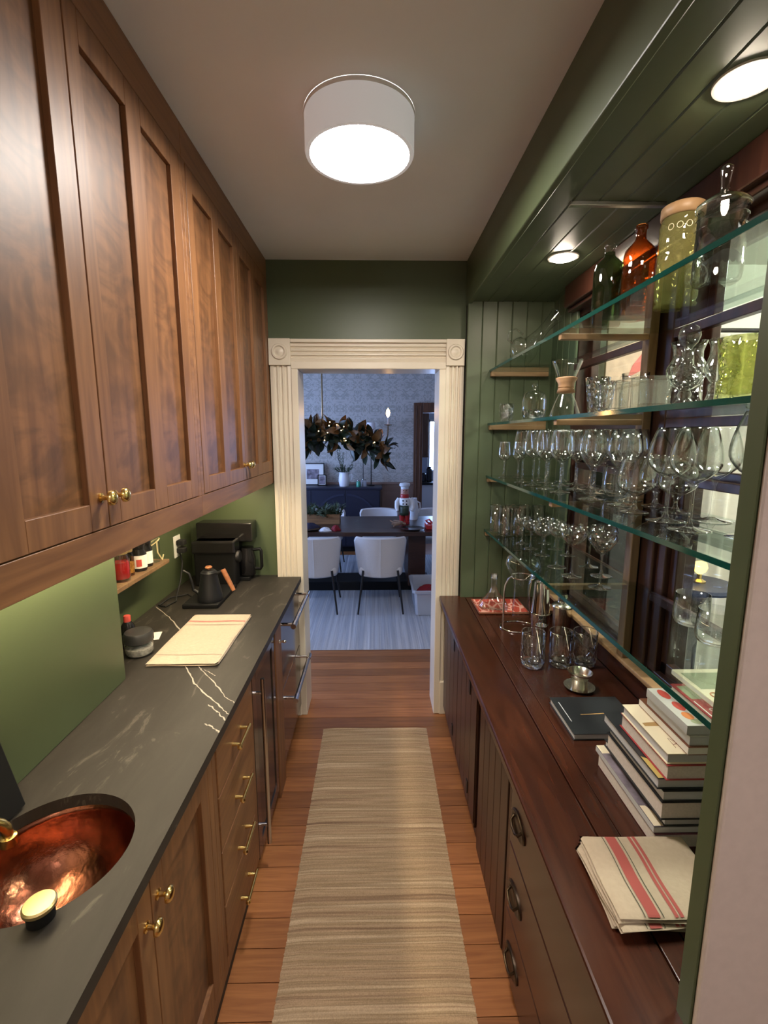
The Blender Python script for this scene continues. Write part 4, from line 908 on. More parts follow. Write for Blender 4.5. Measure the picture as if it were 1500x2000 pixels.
Z2 = SHZ[1] + 0.0006
glassware('rocks_glass', 'cut crystal rocks glass at the left end of the second shelf', 'tumbler', (0.700, 2.555, Z2), [('wall', [(0, 0.001), (0.030, 0.001), (0.036, 0.02), (0.0385, 0.055), (0.0385, 0.098), (0.0372, 0.098), (0.036, 0.055), (0.03, 0.022), (0, 0.018)], 'cut_glass')])
glassware('glass_cloche', 'glass cloche with a ball knob over a cut glass dish', 'cloche', (0.745, 2.25, Z2), [('dish', [(0, 0.001), (0.045, 0.001), (0.052, 0.02), (0.058, 0.05), (0.0565, 0.05), (0.048, 0.018), (0, 0.012)], 'cut_glass'), ('dome', [(0.055, 0.052), (0.056, 0.09), (0.050, 0.118), (0.035, 0.132), (0.012, 0.139), (0, 0.140)], 'clear_glass'), ('knob', [(0.005, 0.139), (0.006, 0.147), (0.011, 0.154), (0.013, 0.162), (0.010, 0.171), (0, 0.174)], 'clear_glass')])
o = (0.775, 1.955, Z2)
cx = glassware('coffee_brewer', 'hourglass glass pour-over brewer with a wooden collar on the second shelf', 'coffee brewer', o, [('body', [(0, 0.001), (0.055, 0.001), (0.0605, 0.006), (0.060, 0.014), (0.044, 0.062), (0.026, 0.100), (0.0215, 0.120), (0.0225, 0.135), (0.036, 0.165), (0.058, 0.222), (0.060, 0.228), (0.0588, 0.228), (0.056, 0.222), (0.034, 0.165), (0.0205, 0.12)], 'clear_glass'), ('collar', [(0.034, 0.104), (0.0365, 0.102), (0.030, 0.122), (0.0315, 0.140), (0.042, 0.157), (0.041, 0.161), (0.036, 0.163), (0.0245, 0.138), (0.0235, 0.121), (0.034, 0.104)], 'pale_wood')])
put('tie', MB().tube([(0.0305 * math.cos(i * PI / 10), 0.0305 * math.sin(i * PI / 10), 0.123) for i in range(20)], 0.0018, 6, close=True), 'leaf_brown', cx, smooth=True)
CT = glassware('crystal_tumbler', 'flared cut crystal tumbler beside the pour-over brewer', 'tumbler', (0.770, 1.665, Z2), [('wall', [(0, 0.001), (0.024, 0.001), (0.028, 0.02), (0.034, 0.07), (0.041, 0.128), (0.0395, 0.128), (0.032, 0.07), (0.024, 0.022), (0, 0.018)], 'cut_glass')])
copy_tree(CT, (0.850, 1.785, Z2), 'flared cut crystal tumbler behind the pour-over brewer')
def square_glass(loc, label, w_=0.036, h=0.095, rz=0.2):
    t_ = thing('square_tumbler', label, 'tumbler', loc, rz, 'square tumblers on the second shelf')
    def ring(w1, z): return [(sx_ * w1 + (0 if k else 0), sy_ * w1, z) for k, (sx_, sy_) in enumerate(((-1, -.72), (-.72, -1), (.72, -1), (1, -.72), (1, .72), (.72, 1), (-.72, 1), (-1, .72)))]
    rings = [ring(w_ * .9, 0.001), ring(w_ * .93, 0.006), ring(w_, h), ring(w_ * .95, h), ring(w_ * .86, 0.018)]
    vs_ = [p for r_ in rings for p in r_]; fs_ = [tuple(range(8))[::-1], tuple(range(32, 40))]
    for a in range(4): fs_ += [(a * 8 + i, a * 8 + (i + 1) % 8, (a + 1) * 8 + (i + 1) % 8, (a + 1) * 8 + i) for i in range(8)]
    q = MB(); q.add(vs_, fs_); put('wall', q, 'clear_glass', t_)
    q = MB(); q.tube([Vector(p) * 1.0 for p in ring(w_ * .975, h)], 0.0011, 6, close=True); put('rim', q, 'rim_glass', t_, smooth=True)
square_glass((0.765, 1.535, Z2), 'square clear tumbler first in the group on the second shelf')
square_glass((0.770, 1.442, Z2), 'square clear tumbler second in the group on the second shelf')
square_glass((0.765, 1.330, Z2), 'wider square clear tumbler third in the group beside the footed vase', 0.042, 0.09)
square_glass((0.865, 1.480, Z2), 'square clear tumbler at the back of the group on the second shelf')
o = (0.865, 1.60, Z2)
pt = glassware('glass_pitcher', 'plain glass pitcher with a handle behind the square tumblers', 'pitcher', o, [('body', [(0, 0.001), (0.04, 0.001), (0.044, 0.006), (0.046, 0.06), (0.038, 0.11), (0.042, 0.135), (0.0408, 0.135), (0.037, 0.11), (0.044, 0.06), (0.04, 0.012), (0, 0.009)], 'clear_glass')])
put('handle', MB().tube([(-0.036, -0.02, 0.118), (-0.062, -0.03, 0.118), (-0.068, -0.034, 0.09), (-0.058, -0.03, 0.05), (-0.042, -0.02, 0.035)], 0.005, 8), 'clear_glass', pt, smooth=True)
FV = glassware('footed_vase', 'cut crystal footed vase with a waisted neck on the second shelf', 'vase', (0.772, 1.195, Z2), [('foot', [(0, 0.001), (0.032, 0.001), (0.033, 0.006), (0.02, 0.014), (0.013, 0.025), (0.016, 0.032), (0.012, 0.042)], 'clear_glass'), ('bowl', [(0.012, 0.042), (0.03, 0.055), (0.043, 0.078), (0.045, 0.095), (0.040, 0.105)], 'cut_glass'), ('neck', [(0.040, 0.105), (0.033, 0.118), (0.032, 0.135), (0.040, 0.158), (0.0385, 0.158), (0.031, 0.135), (0.032, 0.118), (0.038, 0.105), (0.03, 0.065), (0, 0.052)], 'clear_glass')])
glassware('glass_orb', 'clear glass decanter with a round ball stopper behind the footed vase', 'decanter', (0.868, 1.345, Z2), [('body', [(0, 0.001), (0.04, 0.001), (0.045, 0.01), (0.042, 0.09), (0.018, 0.125), (0.014, 0.16), (0.018, 0.168)], 'cut_glass'), ('stopper', [(0.010, 0.165), (0.011, 0.172), (0.022, 0.184), (0.028, 0.202), (0.024, 0.222), (0.012, 0.232), (0, 0.234)], 'clear_glass')])
CV = glassware('crystal_vase', 'ribbed cut crystal vase between the footed vase and the green vase', 'vase', (0.800, 1.110, Z2), [('wall', [(0, 0.001), (0.028, 0.001), (0.030, 0.01), (0.024, 0.03), (0.026, 0.045), (0.022, 0.055), (0.034, 0.075), (0.036, 0.09)], 'cut_glass'), ('neck', [(0.036, 0.09), (0.028, 0.112), (0.026, 0.13), (0.032, 0.15), (0.0308, 0.15), (0.025, 0.13), (0.027, 0.11), (0.034, 0.09), (0.02, 0.06), (0, 0.05)], 'clear_glass')])
glassware('green_vase', 'lime green pressed glass vase with leaf relief at the near end', 'vase', (0.748, 0.985, Z2), [('wall', [(0, 0.001), (0.036, 0.001), (0.040, 0.008), (0.040, 0.04), (0.036, 0.05), (0.039, 0.07), (0.043, 0.11), (0.045, 0.128), (0.0435, 0.128), (0.041, 0.11), (0.035, 0.06), (0.037, 0.02), (0, 0.012)], 'lime_glass')])

Z1 = SHZ[0] + 0.0006
def deform(o_, fn):
    for ch in o_.children:
        for v_ in ch.data.vertices: v_.co = fn(v_.co)
dcn = thing('wine_decanter', 'slanted clear wine decanter at the far end of the topmost shelf', 'decanter', (0.770, 2.53, Z1))
q = MB(); path = [((-0.02, 0.003), 0.030), ((-0.018, 0.006), 0.055), ((-0.012, 0.022), 0.070), ((0.0, 0.050), 0.074), ((0.022, 0.085), 0.060), ((0.050, 0.120), 0.040), ((0.080, 0.155), 0.029), ((0.110, 0.190), 0.026), ((0.140, 0.222), 0.031), ((0.165, 0.245), 0.041)]
q.tube([(x, 0, max(z, r_ * 0.98 + 0.001) if i > 1 else r_ + 0.002) for i, ((x, z), r_) in enumerate(path)], [r_ for _, r_ in path], 28, cap=False)
put('body', q, 'clear_glass', dcn, smooth='all')
put('lip', MB().tube([(0.165 - 0.041 * 0.68 * math.cos(i * PI / 14), 0.041 * math.sin(i * PI / 14), 0.245 + 0.041 * 0.73 * math.cos(i * PI / 14)) for i in range(28)], 0.0016, 6, close=True), 'rim_glass', dcn, smooth=True)
put('handle', MB().tube([(-0.055, 0, 0.105), (-0.085, 0, 0.125), (-0.080, 0, 0.165), (-0.045, 0, 0.18), (-0.005, 0, 0.150)], 0.006, 8), 'rim_glass', dcn, smooth=True)
o = (0.780, 1.665, Z1)
bt = glassware('green_bottle', 'dark green glass bottle on the topmost shelf', 'bottle', o, [('body', [(0, 0.001), (0.044, 0.001), (0.047, 0.006), (0.047, 0.175), (0.040, 0.200), (0.018, 0.222), (0.016, 0.235)], 'green_bottle_glass'), ('neck', [(0.0155, 0.233), (0.0155, 0.247), (0.019, 0.250), (0.019, 0.258), (0.013, 0.260)], 'clear_glass')])
am = glassware('amber_bottle', 'amber brown glass bottle with embossed marks on the topmost shelf', 'bottle', (0.822, 1.556, Z1), [('body', [(0, 0.001), (0.044, 0.001), (0.047, 0.006), (0.047, 0.182), (0.042, 0.205), (0.017, 0.232), (0.0145, 0.243)], 'amber_glass'), ('neck', [(0.0145, 0.242), (0.0145, 0.262), (0.018, 0.264), (0.018, 0.275), (0.012, 0.276)], 'amber_glass')])
lj = glassware('lidded_canister', 'tall yellow glass canister with a flat wooden lid on the topmost shelf', 'canister', (0.862, 1.418, Z1), [('glass', [(0, 0.001), (0.052, 0.001), (0.055, 0.006), (0.050, 0.014), (0.055, 0.024), (0.055, 0.22), (0.050, 0.235), (0.050, 0.24)], 'yellow_glass'), ('lid', [(0.051, 0.238), (0.055, 0.240), (0.055, 0.266), (0.05, 0.270), (0, 0.270)], 'oak_cleat')])
q = MB()
for k in range(9):
    a0 = -2.6 + k * 0.4
    q.tube([(0.0558 * math.cos(a0 + 0.13 * math.cos(j * PI / 6)), 0.0558 * math.sin(a0 + 0.13 * math.cos(j * PI / 6)), 0.205 + 0.008 * math.sin(j * PI / 6)) for j in range(12)], 0.0008, 4, close=True)
put('etched_rings', q, 'paper_cream', lj, smooth=True)
ap = glassware('apothecary_jar', 'clear apothecary jar with a domed lid and tall finial on the topmost shelf', 'jar', (0.826, 1.203, Z1), [('body', [(0, 0.001), (0.046, 0.001), (0.051, 0.006), (0.053, 0.02), (0.053, 0.168), (0.050, 0.170), (0.051, 0.02), (0.044, 0.008), (0, 0.006)], 'clear_glass'), ('lid', [(0.056, 0.168), (0.058, 0.172), (0.056, 0.178), (0.040, 0.190), (0.022, 0.200), (0.012, 0.205), (0.009, 0.210)], 'rim_glass'), ('finial', [(0.009, 0.208), (0.010, 0.214), (0.009, 0.222), (0.014, 0.250), (0.014, 0.258), (0.006, 0.264), (0, 0.266)], 'clear_glass')])
q = MB()
for zz in (0.07, 0.125, 0.148): q.tube([(0.0535 * math.cos(j * PI / 18), 0.0535 * math.sin(j * PI / 18), zz) for j in range(36)], 0.0007, 4, close=True)
put('etched_line', q, 'rim_glass', ap, smooth=True)
q = MB(); vs_ = []
for j in range(25):
    a = -2.9 + j * 0.09; hh = 0.030 + 0.012 * math.cos((j - 12) / 4); zz = 0.034 + (0.006 if j % 3 == 1 else 0.0)
    vs_ += [(0.0537 * math.cos(a), 0.0537 * math.sin(a), zz), (0.0537 * math.cos(a), 0.0537 * math.sin(a), 0.022 + hh)]
q.add(vs_, [(2 * j, 2 * j + 2, 2 * j + 3, 2 * j + 1) for j in range(24)]); put('etched_motif', q, 'slate_lid', ap, smooth=True)

# ================================================================== THINGS ON THE RIGHT COUNTER
ZT = ZR + 0.0006
o = (0.700, 2.545, ZT)
t_ = thing('serving_tray', 'coral red patterned tray at the far end of the wooden counter', 'tray', o)
def tray_z(u, v_):
    e_ = min(u, 1 - u, v_, 1 - v_); return ZT + 0.0025 + 0.010 * max(0, 1 - e_ / 0.07)
q = MB(o); q.grid(lambda u, v_: (0.565 + 0.27 * u, 2.435 + 0.215 * v_, tray_z(u, v_)), 40, 30); put('printed_top', q, 'tray_print', t_, smooth='all')
q = MB(o); q.box(0.575, 0.825, 2.445, 2.640, ZT, ZT + 0.002); q.box(0.563, 0.837, 2.433, 2.4385, ZT + 0.004, ZT + 0.0135); q.box(0.563, 0.837, 2.648, 2.652, ZT + 0.004, ZT + 0.0135); q.box(0.562, 0.566, 2.433, 2.652, ZT + 0.004, ZT + 0.0135); q.box(0.834, 0.838, 2.433, 2.652, ZT + 0.004, ZT + 0.0135)
put('base', q, 'cover_brown', t_, bevel=0.001)
glassware('carafe', 'wide-bottomed clear glass carafe standing on the coral tray', 'carafe', (0.665, 2.535, ZT + 0.0032), [('body', [(0, 0.001), (0.075, 0.001), (0.086, 0.008), (0.082, 0.022), (0.05, 0.065), (0.026, 0.095), (0.018, 0.12), (0.017, 0.16), (0.021, 0.195), (0.0198, 0.195), (0.0158, 0.16), (0.0165, 0.12), (0.025, 0.094)], 'clear_glass')])
o = (0.722, 2.262, ZT)
t_ = thing('decanter_stand', 'chrome wire drying stand with a round base hoop beside the shaker tins', 'stand', o)
put('base_hoop', MB(o).tube([(0.722 + 0.088 * math.cos(i * PI / 20), 2.262 + 0.072 * math.sin(i * PI / 20), ZT + 0.004) for i in range(40)], 0.0035, 8, close=True), 'chrome', t_, smooth=True)
put('upright', MB(o).tube([(0.640, 2.240, ZT + 0.006), (0.640, 2.240, ZT + 0.20), (0.645, 2.242, ZT + 0.232), (0.660, 2.245, ZT + 0.262), (0.680, 2.25, ZT + 0.272)], 0.0045, 8), 'chrome', t_, smooth=True)
put('top_hoop', MB(o).tube([(0.735 + 0.0585 * math.cos(i * PI / 14), 2.262 + 0.0585 * math.sin(i * PI / 14), ZT + 0.268) for i in range(28)], 0.003, 8, close=True), 'chrome', t_, smooth=True)
od = (0.735, 2.262, ZT + 0.06)
glassware('inverted_decanter', 'clear glass decanter hanging upside down in the chrome wire stand', 'decanter', od, [('body', [(0.045, 0.0), (0.043, 0.06), (0.040, 0.13), (0.047, 0.195), (0.075, 0.245), (0.088, 0.275), (0.080, 0.31), (0.05, 0.335), (0, 0.34)], 'clear_glass')])
o = (0.745, 2.02, ZT)
t_ = thing('boston_shaker', 'tall polished cocktail shaker of two tins stood mouth to mouth', 'cocktail shaker', o)
put('lower_tin', MB(o).lathe([(0, ZT), (0.029, ZT), (0.0305, ZT + 0.003), (0.043, ZT + 0.172), (0.0437, ZT + 0.175), (0.0425, ZT + 0.178)], (o[0], o[1], 0), 36), 'chrome', t_, smooth=True)
put('upper_tin', MB(o).lathe([(0.0415, ZT + 0.172), (0.0405, ZT + 0.185), (0.031, ZT + 0.312), (0.030, ZT + 0.318), (0.027, ZT + 0.318), (0.026, ZT + 0.308), (0, ZT + 0.307)], (o[0], o[1], 0), 36), 'chrome', t_, smooth=True)
o = (0.905, 2.165, ZT)
t_ = thing('cobbler_shaker', 'pewter cocktail shaker with a round shoulder behind the glasses', 'cocktail shaker', o)
put('body', MB(o).lathe([(0, ZT), (0.036, ZT), (0.039, ZT + 0.005), (0.046, ZT + 0.135), (0.047, ZT + 0.145)], (o[0], o[1], 0), 36), 'pewter', t_, smooth=True)
put('strainer_top', MB(o).lathe([(0.0485, ZT + 0.145), (0.0485, ZT + 0.151), (0.040, ZT + 0.163), (0.024, ZT + 0.170), (0.022, ZT + 0.178)], (o[0], o[1], 0), 36), 'pewter', t_, smooth=True)
put('cap', MB(o).lathe([(0.0225, ZT + 0.176), (0.0225, ZT + 0.20), (0.019, ZT + 0.21), (0, ZT + 0.213)], (o[0], o[1], 0), 28), 'pewter', t_, smooth=True)
o = (0.925, 2.44, ZT)
t_ = thing('wooden_bowl', 'shallow wooden bowl half hidden behind the tall shaker', 'bowl', o)
put('bowl', MB(o).lathe([(0, ZT), (0.03, ZT), (0.032, ZT + 0.004), (0.045, ZT + 0.02), (0.060, ZT + 0.042), (0.057, ZT + 0.043), (0.042, ZT + 0.024), (0.02, ZT + 0.012), (0, ZT + 0.010)], (o[0], o[1], 0), 32), 'crate_wood', t_, smooth=True)
def tumbler(x, y, label, mat, cuts=0):
    t_ = glassware('highball_tumbler', label, 'glass', (x, y, ZT), [('wall', [(0.0, 0.0005), (0.042, 0.0005), (0.046, 0.004), (0.0475, 0.012), (0.049, 0.150), (0.0475, 0.1515), (0.0465, 0.150), (0.044, 0.026), (0.03, 0.020), (0, 0.019)], 'clear_glass'), ('base', [(0, 0.001), (0.044, 0.003), (0.045, 0.02), (0.02, 0.021), (0, 0.018)], mat), ('rim', [(0.0466, 0.1495), (0.048, 0.1530), (0.0492, 0.1495)], 'rim_glass')], 'highball glasses on the wooden counter')
    if cuts:
        q = MB()
        for s_ in (1, -1):
            for k in range(cuts):
                a0 = 2 * PI * k / cuts
                q.tube([(0.0484 * math.cos(a0 + s_ * j * 0.16), 0.0484 * math.sin(a0 + s_ * j * 0.16), 0.022 + j * 0.0125) for j in range(9)], 0.0009, 4)
        put('cut_lines', q, 'rim_glass', t_, smooth=True)
tumbler(0.664, 1.862, 'straight cut crystal tumbler with crossed lines, leftmost of three', 'rim_glass', 11)
tumbler(0.784, 1.866, 'plain straight tumbler in the middle of the three counter glasses', 'rim_glass')
tumbler(0.887, 1.866, 'straight tumbler with faint etched lines, rightmost of three', 'rim_glass', 7)
o = (0.7245, 1.945, ZT)
t_ = thing('jigger', 'small steel spirit measure behind the cut crystal tumbler', 'jigger', o)
put('cup', MB(o).lathe([(0, ZT), (0.020, ZT), (0.021, ZT + 0.003), (0.014, ZT + 0.06), (0.024, ZT + 0.142), (0.0255, ZT + 0.145), (0.024, ZT + 0.146), (0.013, ZT + 0.065), (0, ZT + 0.064)], (o[0], o[1], 0), 28), 'chrome', t_, smooth=True)
o = (0.785, 1.675, ZT)
t_ = thing('coffee_dripper', 'small silver drip filter cup on its saucer in front of the glasses', 'strainer', o)
put('saucer', MB(o).lathe([(0, ZT + 0.006), (0.028, ZT + 0.006), (0.052, ZT + 0.012), (0.057, ZT + 0.012), (0.05, ZT + 0.006), (0.03, ZT), (0, ZT)], (o[0], o[1], 0), 40), 'pewter', t_, smooth=True)
put('cup', MB(o).lathe([(0.030, ZT + 0.007), (0.030, ZT + 0.042), (0.034, ZT + 0.048), (0.045, ZT + 0.068), (0.0455, ZT + 0.070), (0.0435, ZT + 0.069), (0.031, ZT + 0.048), (0.027, ZT + 0.043), (0.027, ZT + 0.03), (0, ZT + 0.03)], (o[0], o[1], 0), 40), 'pewter', t_, smooth=True)

def book(x0, x1, y0, y1, z0, z1, label, cover, pages='page_edge', ct=0.0022, prints=(), rz=0.0, group='books stacked on the wooden counter', soft=False):
    """lies flat, fore-edge to the aisle, spine at the back"""
    c = ((x0 + x1) / 2, (y0 + y1) / 2, z0); t_ = thing('book', label, 'book', c, rz, group)
    i_ = 0.0 if soft else 0.004
    put('pages', MB(c).box(x0 + i_, x1 - ct, y0 + i_, y1 - i_, z0 + ct, z1 - ct), pages, t_)
    tp = put('front_cover', MB(c).box(x0, x1, y0, y1, z1 - ct, z1), cover, t_, bevel=0.0006, seg=1)
    put('back_cover', MB(c).box(x0, x1, y0, y1, z0, z0 + ct), cover, t_, bevel=0.0006, seg=1)
    put('spine', MB(c).box(x1 - ct, x1, y0, y1, z0 + ct, z1 - ct), cover, t_)
    for poly, mt in prints:
        q = MB(c); q.add([(a, b_, z1 + 0.00035) for a, b_ in poly], [tuple(range(len(poly)))]); put('cover_print', q, mt, tp)
    return t_, tp
def disc(cx_, cy_, rx, ry, n=20): return [(cx_ + rx * math.cos(2 * PI * i / n), cy_ + ry * math.sin(2 * PI * i / n)) for i in range(n)]
# black book lying alone
book(0.633, 0.875, 1.362, 1.578, ZT, ZT + 0.022, 'thin black book lying apart from the stack on the counter', 'cover_black', 'paper_grey', prints=[([(0.652, 1.43), (0.655, 1.43), (0.655, 1.545), (0.652, 1.545)], 'paper_grey'), ([(0.70, 1.466), (0.81, 1.472), (0.81, 1.477), (0.70, 1.470)], 'print_tan')], group='books on the wooden counter')
BK = [  # x0, y0, y1, z0, z1, cover, pages, label
    (0.658, 0.963, 1.246, ZT, 0.8265, 'cover_plum', 'page_edge', 'thick plum-edged paperback at the bottom of the stack', True),
    (0.655, 0.966, 1.262, 0.8270, 0.8450, 'cover_photo', 'paper_grey', 'thin book with a dark photo cover, second from the bottom', True),
    (0.678, 0.965, 1.262, 0.8455, 0.8665, 'cover_black', 'paper_grey', 'thin black book third from the bottom of the stack', False),
    (0.664, 0.960, 1.226, 0.8670, 0.9135, 'cover_black', 'page_edge', 'thickest black book in the middle of the stack', False),
    (0.666, 0.962, 1.222, 0.9140, 0.9415, 'cover_black', 'paper_grey', 'black hardback just above the thickest black book', False),
    (0.654, 0.968, 1.236, 0.9420, 0.9700, 'cover_black', 'paper_grey', 'wide black book with a gold corner on its cover', False),
    (0.668, 0.960, 1.170, 0.9705, 1.0090, 'cover_red', 'page_edge', 'dark red hardback with pale page edges', False),
    (0.668, 0.964, 1.166, 1.0095, 1.0360, 'paper_cream', 'paper_grey', 'cream book with a tan blob and a thin letter on its cover', False),
    (0.710, 0.958, 1.160, 1.0365, 1.0570, 'cover_brown', 'paper_white', 'paperback with a dark brown cover, above the cream book', True),
    (0.714, 0.962, 1.132, 1.0575, 1.0805, 'cover_grey', 'paper_grey', 'grey paperback between the brown and the red-figured books', True),
    (0.708, 0.966, 1.128, 1.0810, 1.1045, 'cover_grey', 'paper_grey', 'grey book with red and orange figures on its cover', True),
    (0.756, 0.960, 1.112, 1.1050, 1.1260, 'cover_red', 'paper_white', 'small red book with a green corner near the top', False),
    (0.790, 0.956, 1.160, 1.1265, 1.1400, 'paper_cream', 'paper_white', 'cream book with grey photo and orange rings topping the stack', True)]
PR = {1: [([(0.656, 0.968), (0.70, 0.968), (0.67, 1.03), (0.656, 1.03)], 'paper_cream'), ([(0.656, 1.225), (0.70, 1.225), (0.70, 1.261), (0.656, 1.261)], 'paper_cream')],
      5: [([(0.656, 0.970), (0.76, 0.970), (0.656, 1.045)], 'print_gold')],
      7: [([(0.675, 1.068), (0.72, 1.068), (0.72, 1.086), (0.675, 1.082)], 'print_tan')],
      10: [(disc(0.734, 1.098, 0.012, 0.022), 'print_red'), (disc(0.738, 1.045, 0.012, 0.020), 'print_red'), (disc(0.734, 1.005, 0.012, 0.016), 'print_orange'), (disc(0.740, 0.982, 0.013, 0.010), 'print_green')],
      11: [([(0.764, 1.04), (0.80, 1.04), (0.80, 1.10), (0.764, 1.10)], 'print_green'), ([(0.762, 0.966), (0.765, 0.966), (0.765, 1.03), (0.762, 1.03)], 'paper_white')],
      12: [([(0.80, 1.06), (0.90, 1.06), (0.90, 1.14), (0.80, 1.14)], 'print_green')]}
BO = {}
for k, (x0, y0, y1, z0, z1, cv, pg, lb, soft) in enumerate(BK):
    BO[k] = book(x0, min(x0 + 0.235, 0.940) if k < 12 else 0.94, y0, y1, z0, z1, lb, cv, pg, prints=PR.get(k, ()), soft=soft)
def letter(strokes, loc, rz, par, mat, origin, w_=0.0012):
    q = MB()
    for st in strokes:
        q.tube([(a, b_, 0.0) for a, b_ in st], w_, 5)
    o_ = put('letter', q, mat, par, loc=tuple(Vector(loc) - Vector(origin)), rot=(0, 0, rz))
    o_.scale = (1, 1, 0.3)
c7 = ((0.668 + 0.903) / 2, (0.964 + 1.166) / 2, 1.0095); letter([[(0, 0), (0.013, 0.032), (0.026, 0)], [(0.004, 0.010), (0.022, 0.010)]], (0.700, 0.985, 1.0366), 0.35, BO[7][1], 'cover_brown', c7, 0.0009)
c11 = ((0.756 + 0.940) / 2, (0.960 + 1.112) / 2, 1.1050); letter([[(0.014, 0.024), (0.008, 0.028), (0.002, 0.024), (0.003, 0.017), (0.008, 0.0145), (0.0135, 0.011), (0.014, 0.004), (0.008, 0), (0.001, 0.004)]], (0.775, 0.972, 1.1264), 0.0, BO[11][1], 'paper_white', c11)
c12 = ((0.790 + 0.94) / 2, (0.956 + 1.160) / 2, 1.1265); q = MB(c12)
for (a, b_) in ((0.815, 1.03), (0.84, 1.03), (0.82, 1.0), (0.845, 1.0)): q.tube([(a + 0.010 * math.cos(i * PI / 8), b_ + 0.012 * math.sin(i * PI / 8), 1.1405) for i in range(16)], 0.0018, 5, close=True)
put('ring_print', q, 'print_orange', BO[12][1])

# folded striped towels near the camera
for k in range(3):
    o = (0.590 + (0, -0.004, 0.003)[k], 0.862 + (0.004, -0.004, 0)[k], ZT + 0.0005 + k * 0.0128)
    q, top = towel(o, 0.238, 0.192, 2, 0.006, 0.0006)
    t_ = tag(put('striped_towel', q, 'linen', None, smooth='all', loc=o), ('folded cream towel at the bottom of the pile by the camera', 'folded cream towel in the middle of the pile by the camera', 'folded cream towel with a broad red stripe on top of the pile')[k], 'towel', 'striped towels on the wooden counter')
    t_.rotation_euler = (0, 0, (-0.06, 0.05, -0.02)[k])
    for a, b_, mt in ((0.205, 0.213, 'linen_green'), (0.235, 0.335, 'linen_red'), (0.357, 0.365, 'linen_green'), (0.455, 0.485, 'linen_red'), (0.50, 0.53, 'linen_red')):
        tstripe(t_, top, a, b_, mt, along='v')

# ================================================================== RUNNER
def runner():
    n = 420; y0, y1 = 0.55, 2.606; vs_ = []; fs_ = []; cols = 10
    random.seed(3)
    for j in range(n + 1):
        y_ = y0 + (y1 - y0) * j / n
        z = 0.007 + 0.0022 * math.sin(j * PI / 2 + 0.6) + wob(0.0004)
        le, ri = -0.318 + wob(0.002), 0.305 + wob(0.002)
        for i in range(cols + 1):
            f = i / cols; vs_.append((le + (ri - le) * f, y_ + 0.003 * math.sin(f * 5 + y_ * 3), z if 0 < i < cols else 0.001))
    for j in range(n):
        for i in range(cols):
            a = j * (cols + 1) + i; fs_.append((a, a + 1, a + cols + 2, a + cols + 1))
    q = MB(); q.add(vs_, fs_); return q
tag(put('runner_rug', runner(), 'runner_yarn', None, smooth='all'), 'long beige and brown striped runner rug on the wooden floor', 'rug')

# ================================================================== ROOM BEHIND THE WINDOWS
def curtain(name, label, x0, x1, y, z0, z1, mat, waves, amp, tilt=0.0):
    def f(u, v_):
        return (x0 + (x1 - x0) * u, y + amp * math.sin(u * waves * 2 * PI) + 0.3 * amp * math.sin(u * waves * 5.1 + v_ * 3), z0 + (z1 - z0) * v_)
    q = MB(); q.grid(f, waves * 14, 6); o_ = put(name, q, mat, None, smooth='all', solid=0.003); return tag(o_, label, 'curtain')
curtain('curtain', 'pale cream curtain in the room behind the near window', 1.86, 2.62, 2.66, 0.02, 2.30, 'curtain_white', 9, 0.022)
curtain('curtain', 'dark blue curtain beside the pale one behind the near window', 1.66, 1.85, 2.70, 0.02, 2.25, 'curtain_blue', 3, 0.02)
tag(put('curtain_rod', MB().tube([(1.55, 2.70, 2.33), (2.75, 2.70, 2.33)], 0.012, 10), 'iron', None, smooth=True), 'dark curtain rod above the curtains behind the near window', 'rod')
o = (1.40, 2.62, 0)
t_ = thing('tall_cupboard', 'dark tall cupboard standing behind the far window', 'cupboard', o)
put('body', MB(o).box(1.25, 1.62, 2.46, 2.785, 0.0, 1.86), 'back_dark', t_, bevel=0.004)
for a, b_ in ((1.26, 1.43), (1.44, 1.61)): put('door', MB(o).box(a, b_, 2.445, 2.46, 0.06, 1.82), 'back_dark', t_, bevel=0.004)
put('knob', MB(o).lathe([(0, -0.025), (0.012, -0.02), (0.012, -0.012), (0.005, 0)], (1.45, 2.445, 1.0), 12, axis='y'), 'brass', t_, smooth=True)
struct('trim_8', MB().box(1.165, 1.215, 2.755, 2.79, 0, 2.3), 'white_trim', bevel=0.003)
o = (1.42, 2.55, 1.861)
t_ = thing('bird_canvas', 'beige canvas print with a red bird leaning on the dark cupboard', 'picture', o)
put('canvas', MB(o).box(1.22, 1.60, 2.56, 2.578, 1.862, 2.31), 'canvas_beige', t_, bevel=0.003)
q = MB(o); q.add([(x, 2.5585, z) for x, z in [(1.34, 2.06), (1.40, 2.09), (1.47, 2.16), (1.53, 2.235), (1.545, 2.275), (1.50, 2.25), (1.46, 2.225), (1.44, 2.235), (1.42, 2.20), (1.36, 2.12)]], [tuple(range(10))]); put('red_bird', q, 'print_red', t_)
q = MB(o); q.add([(x, 2.5586, z) for x, z in [(1.22, 1.98), (1.42, 2.02), (1.60, 2.12), (1.60, 2.135), (1.42, 2.035), (1.22, 1.995)]], [tuple(range(6))]); put('branch', q, 'leaf_brown', t_)
o = (1.615, 2.24, 0)
t_ = thing('side_table', 'small dark round side table behind the near window', 'table', o)
put('top', MB(o).lathe([(0, 1.005), (0.16, 1.005), (0.165, 1.015), (0.16, 1.03), (0, 1.03)], (1.615, 2.24, 0), 28), 'navy', t_, smooth=True)
put('column', MB(o).lathe([(0.11, 0), (0.1, 0.02), (0.025, 0.06), (0.02, 0.9), (0.06, 1.005)], (1.615, 2.24, 0), 18), 'navy', t_, smooth=True)
o = (1.615, 2.24, 1.0305)
t_ = thing('table_lamp', 'small yellow glowing lamp seen through the near window', 'lamp', o)
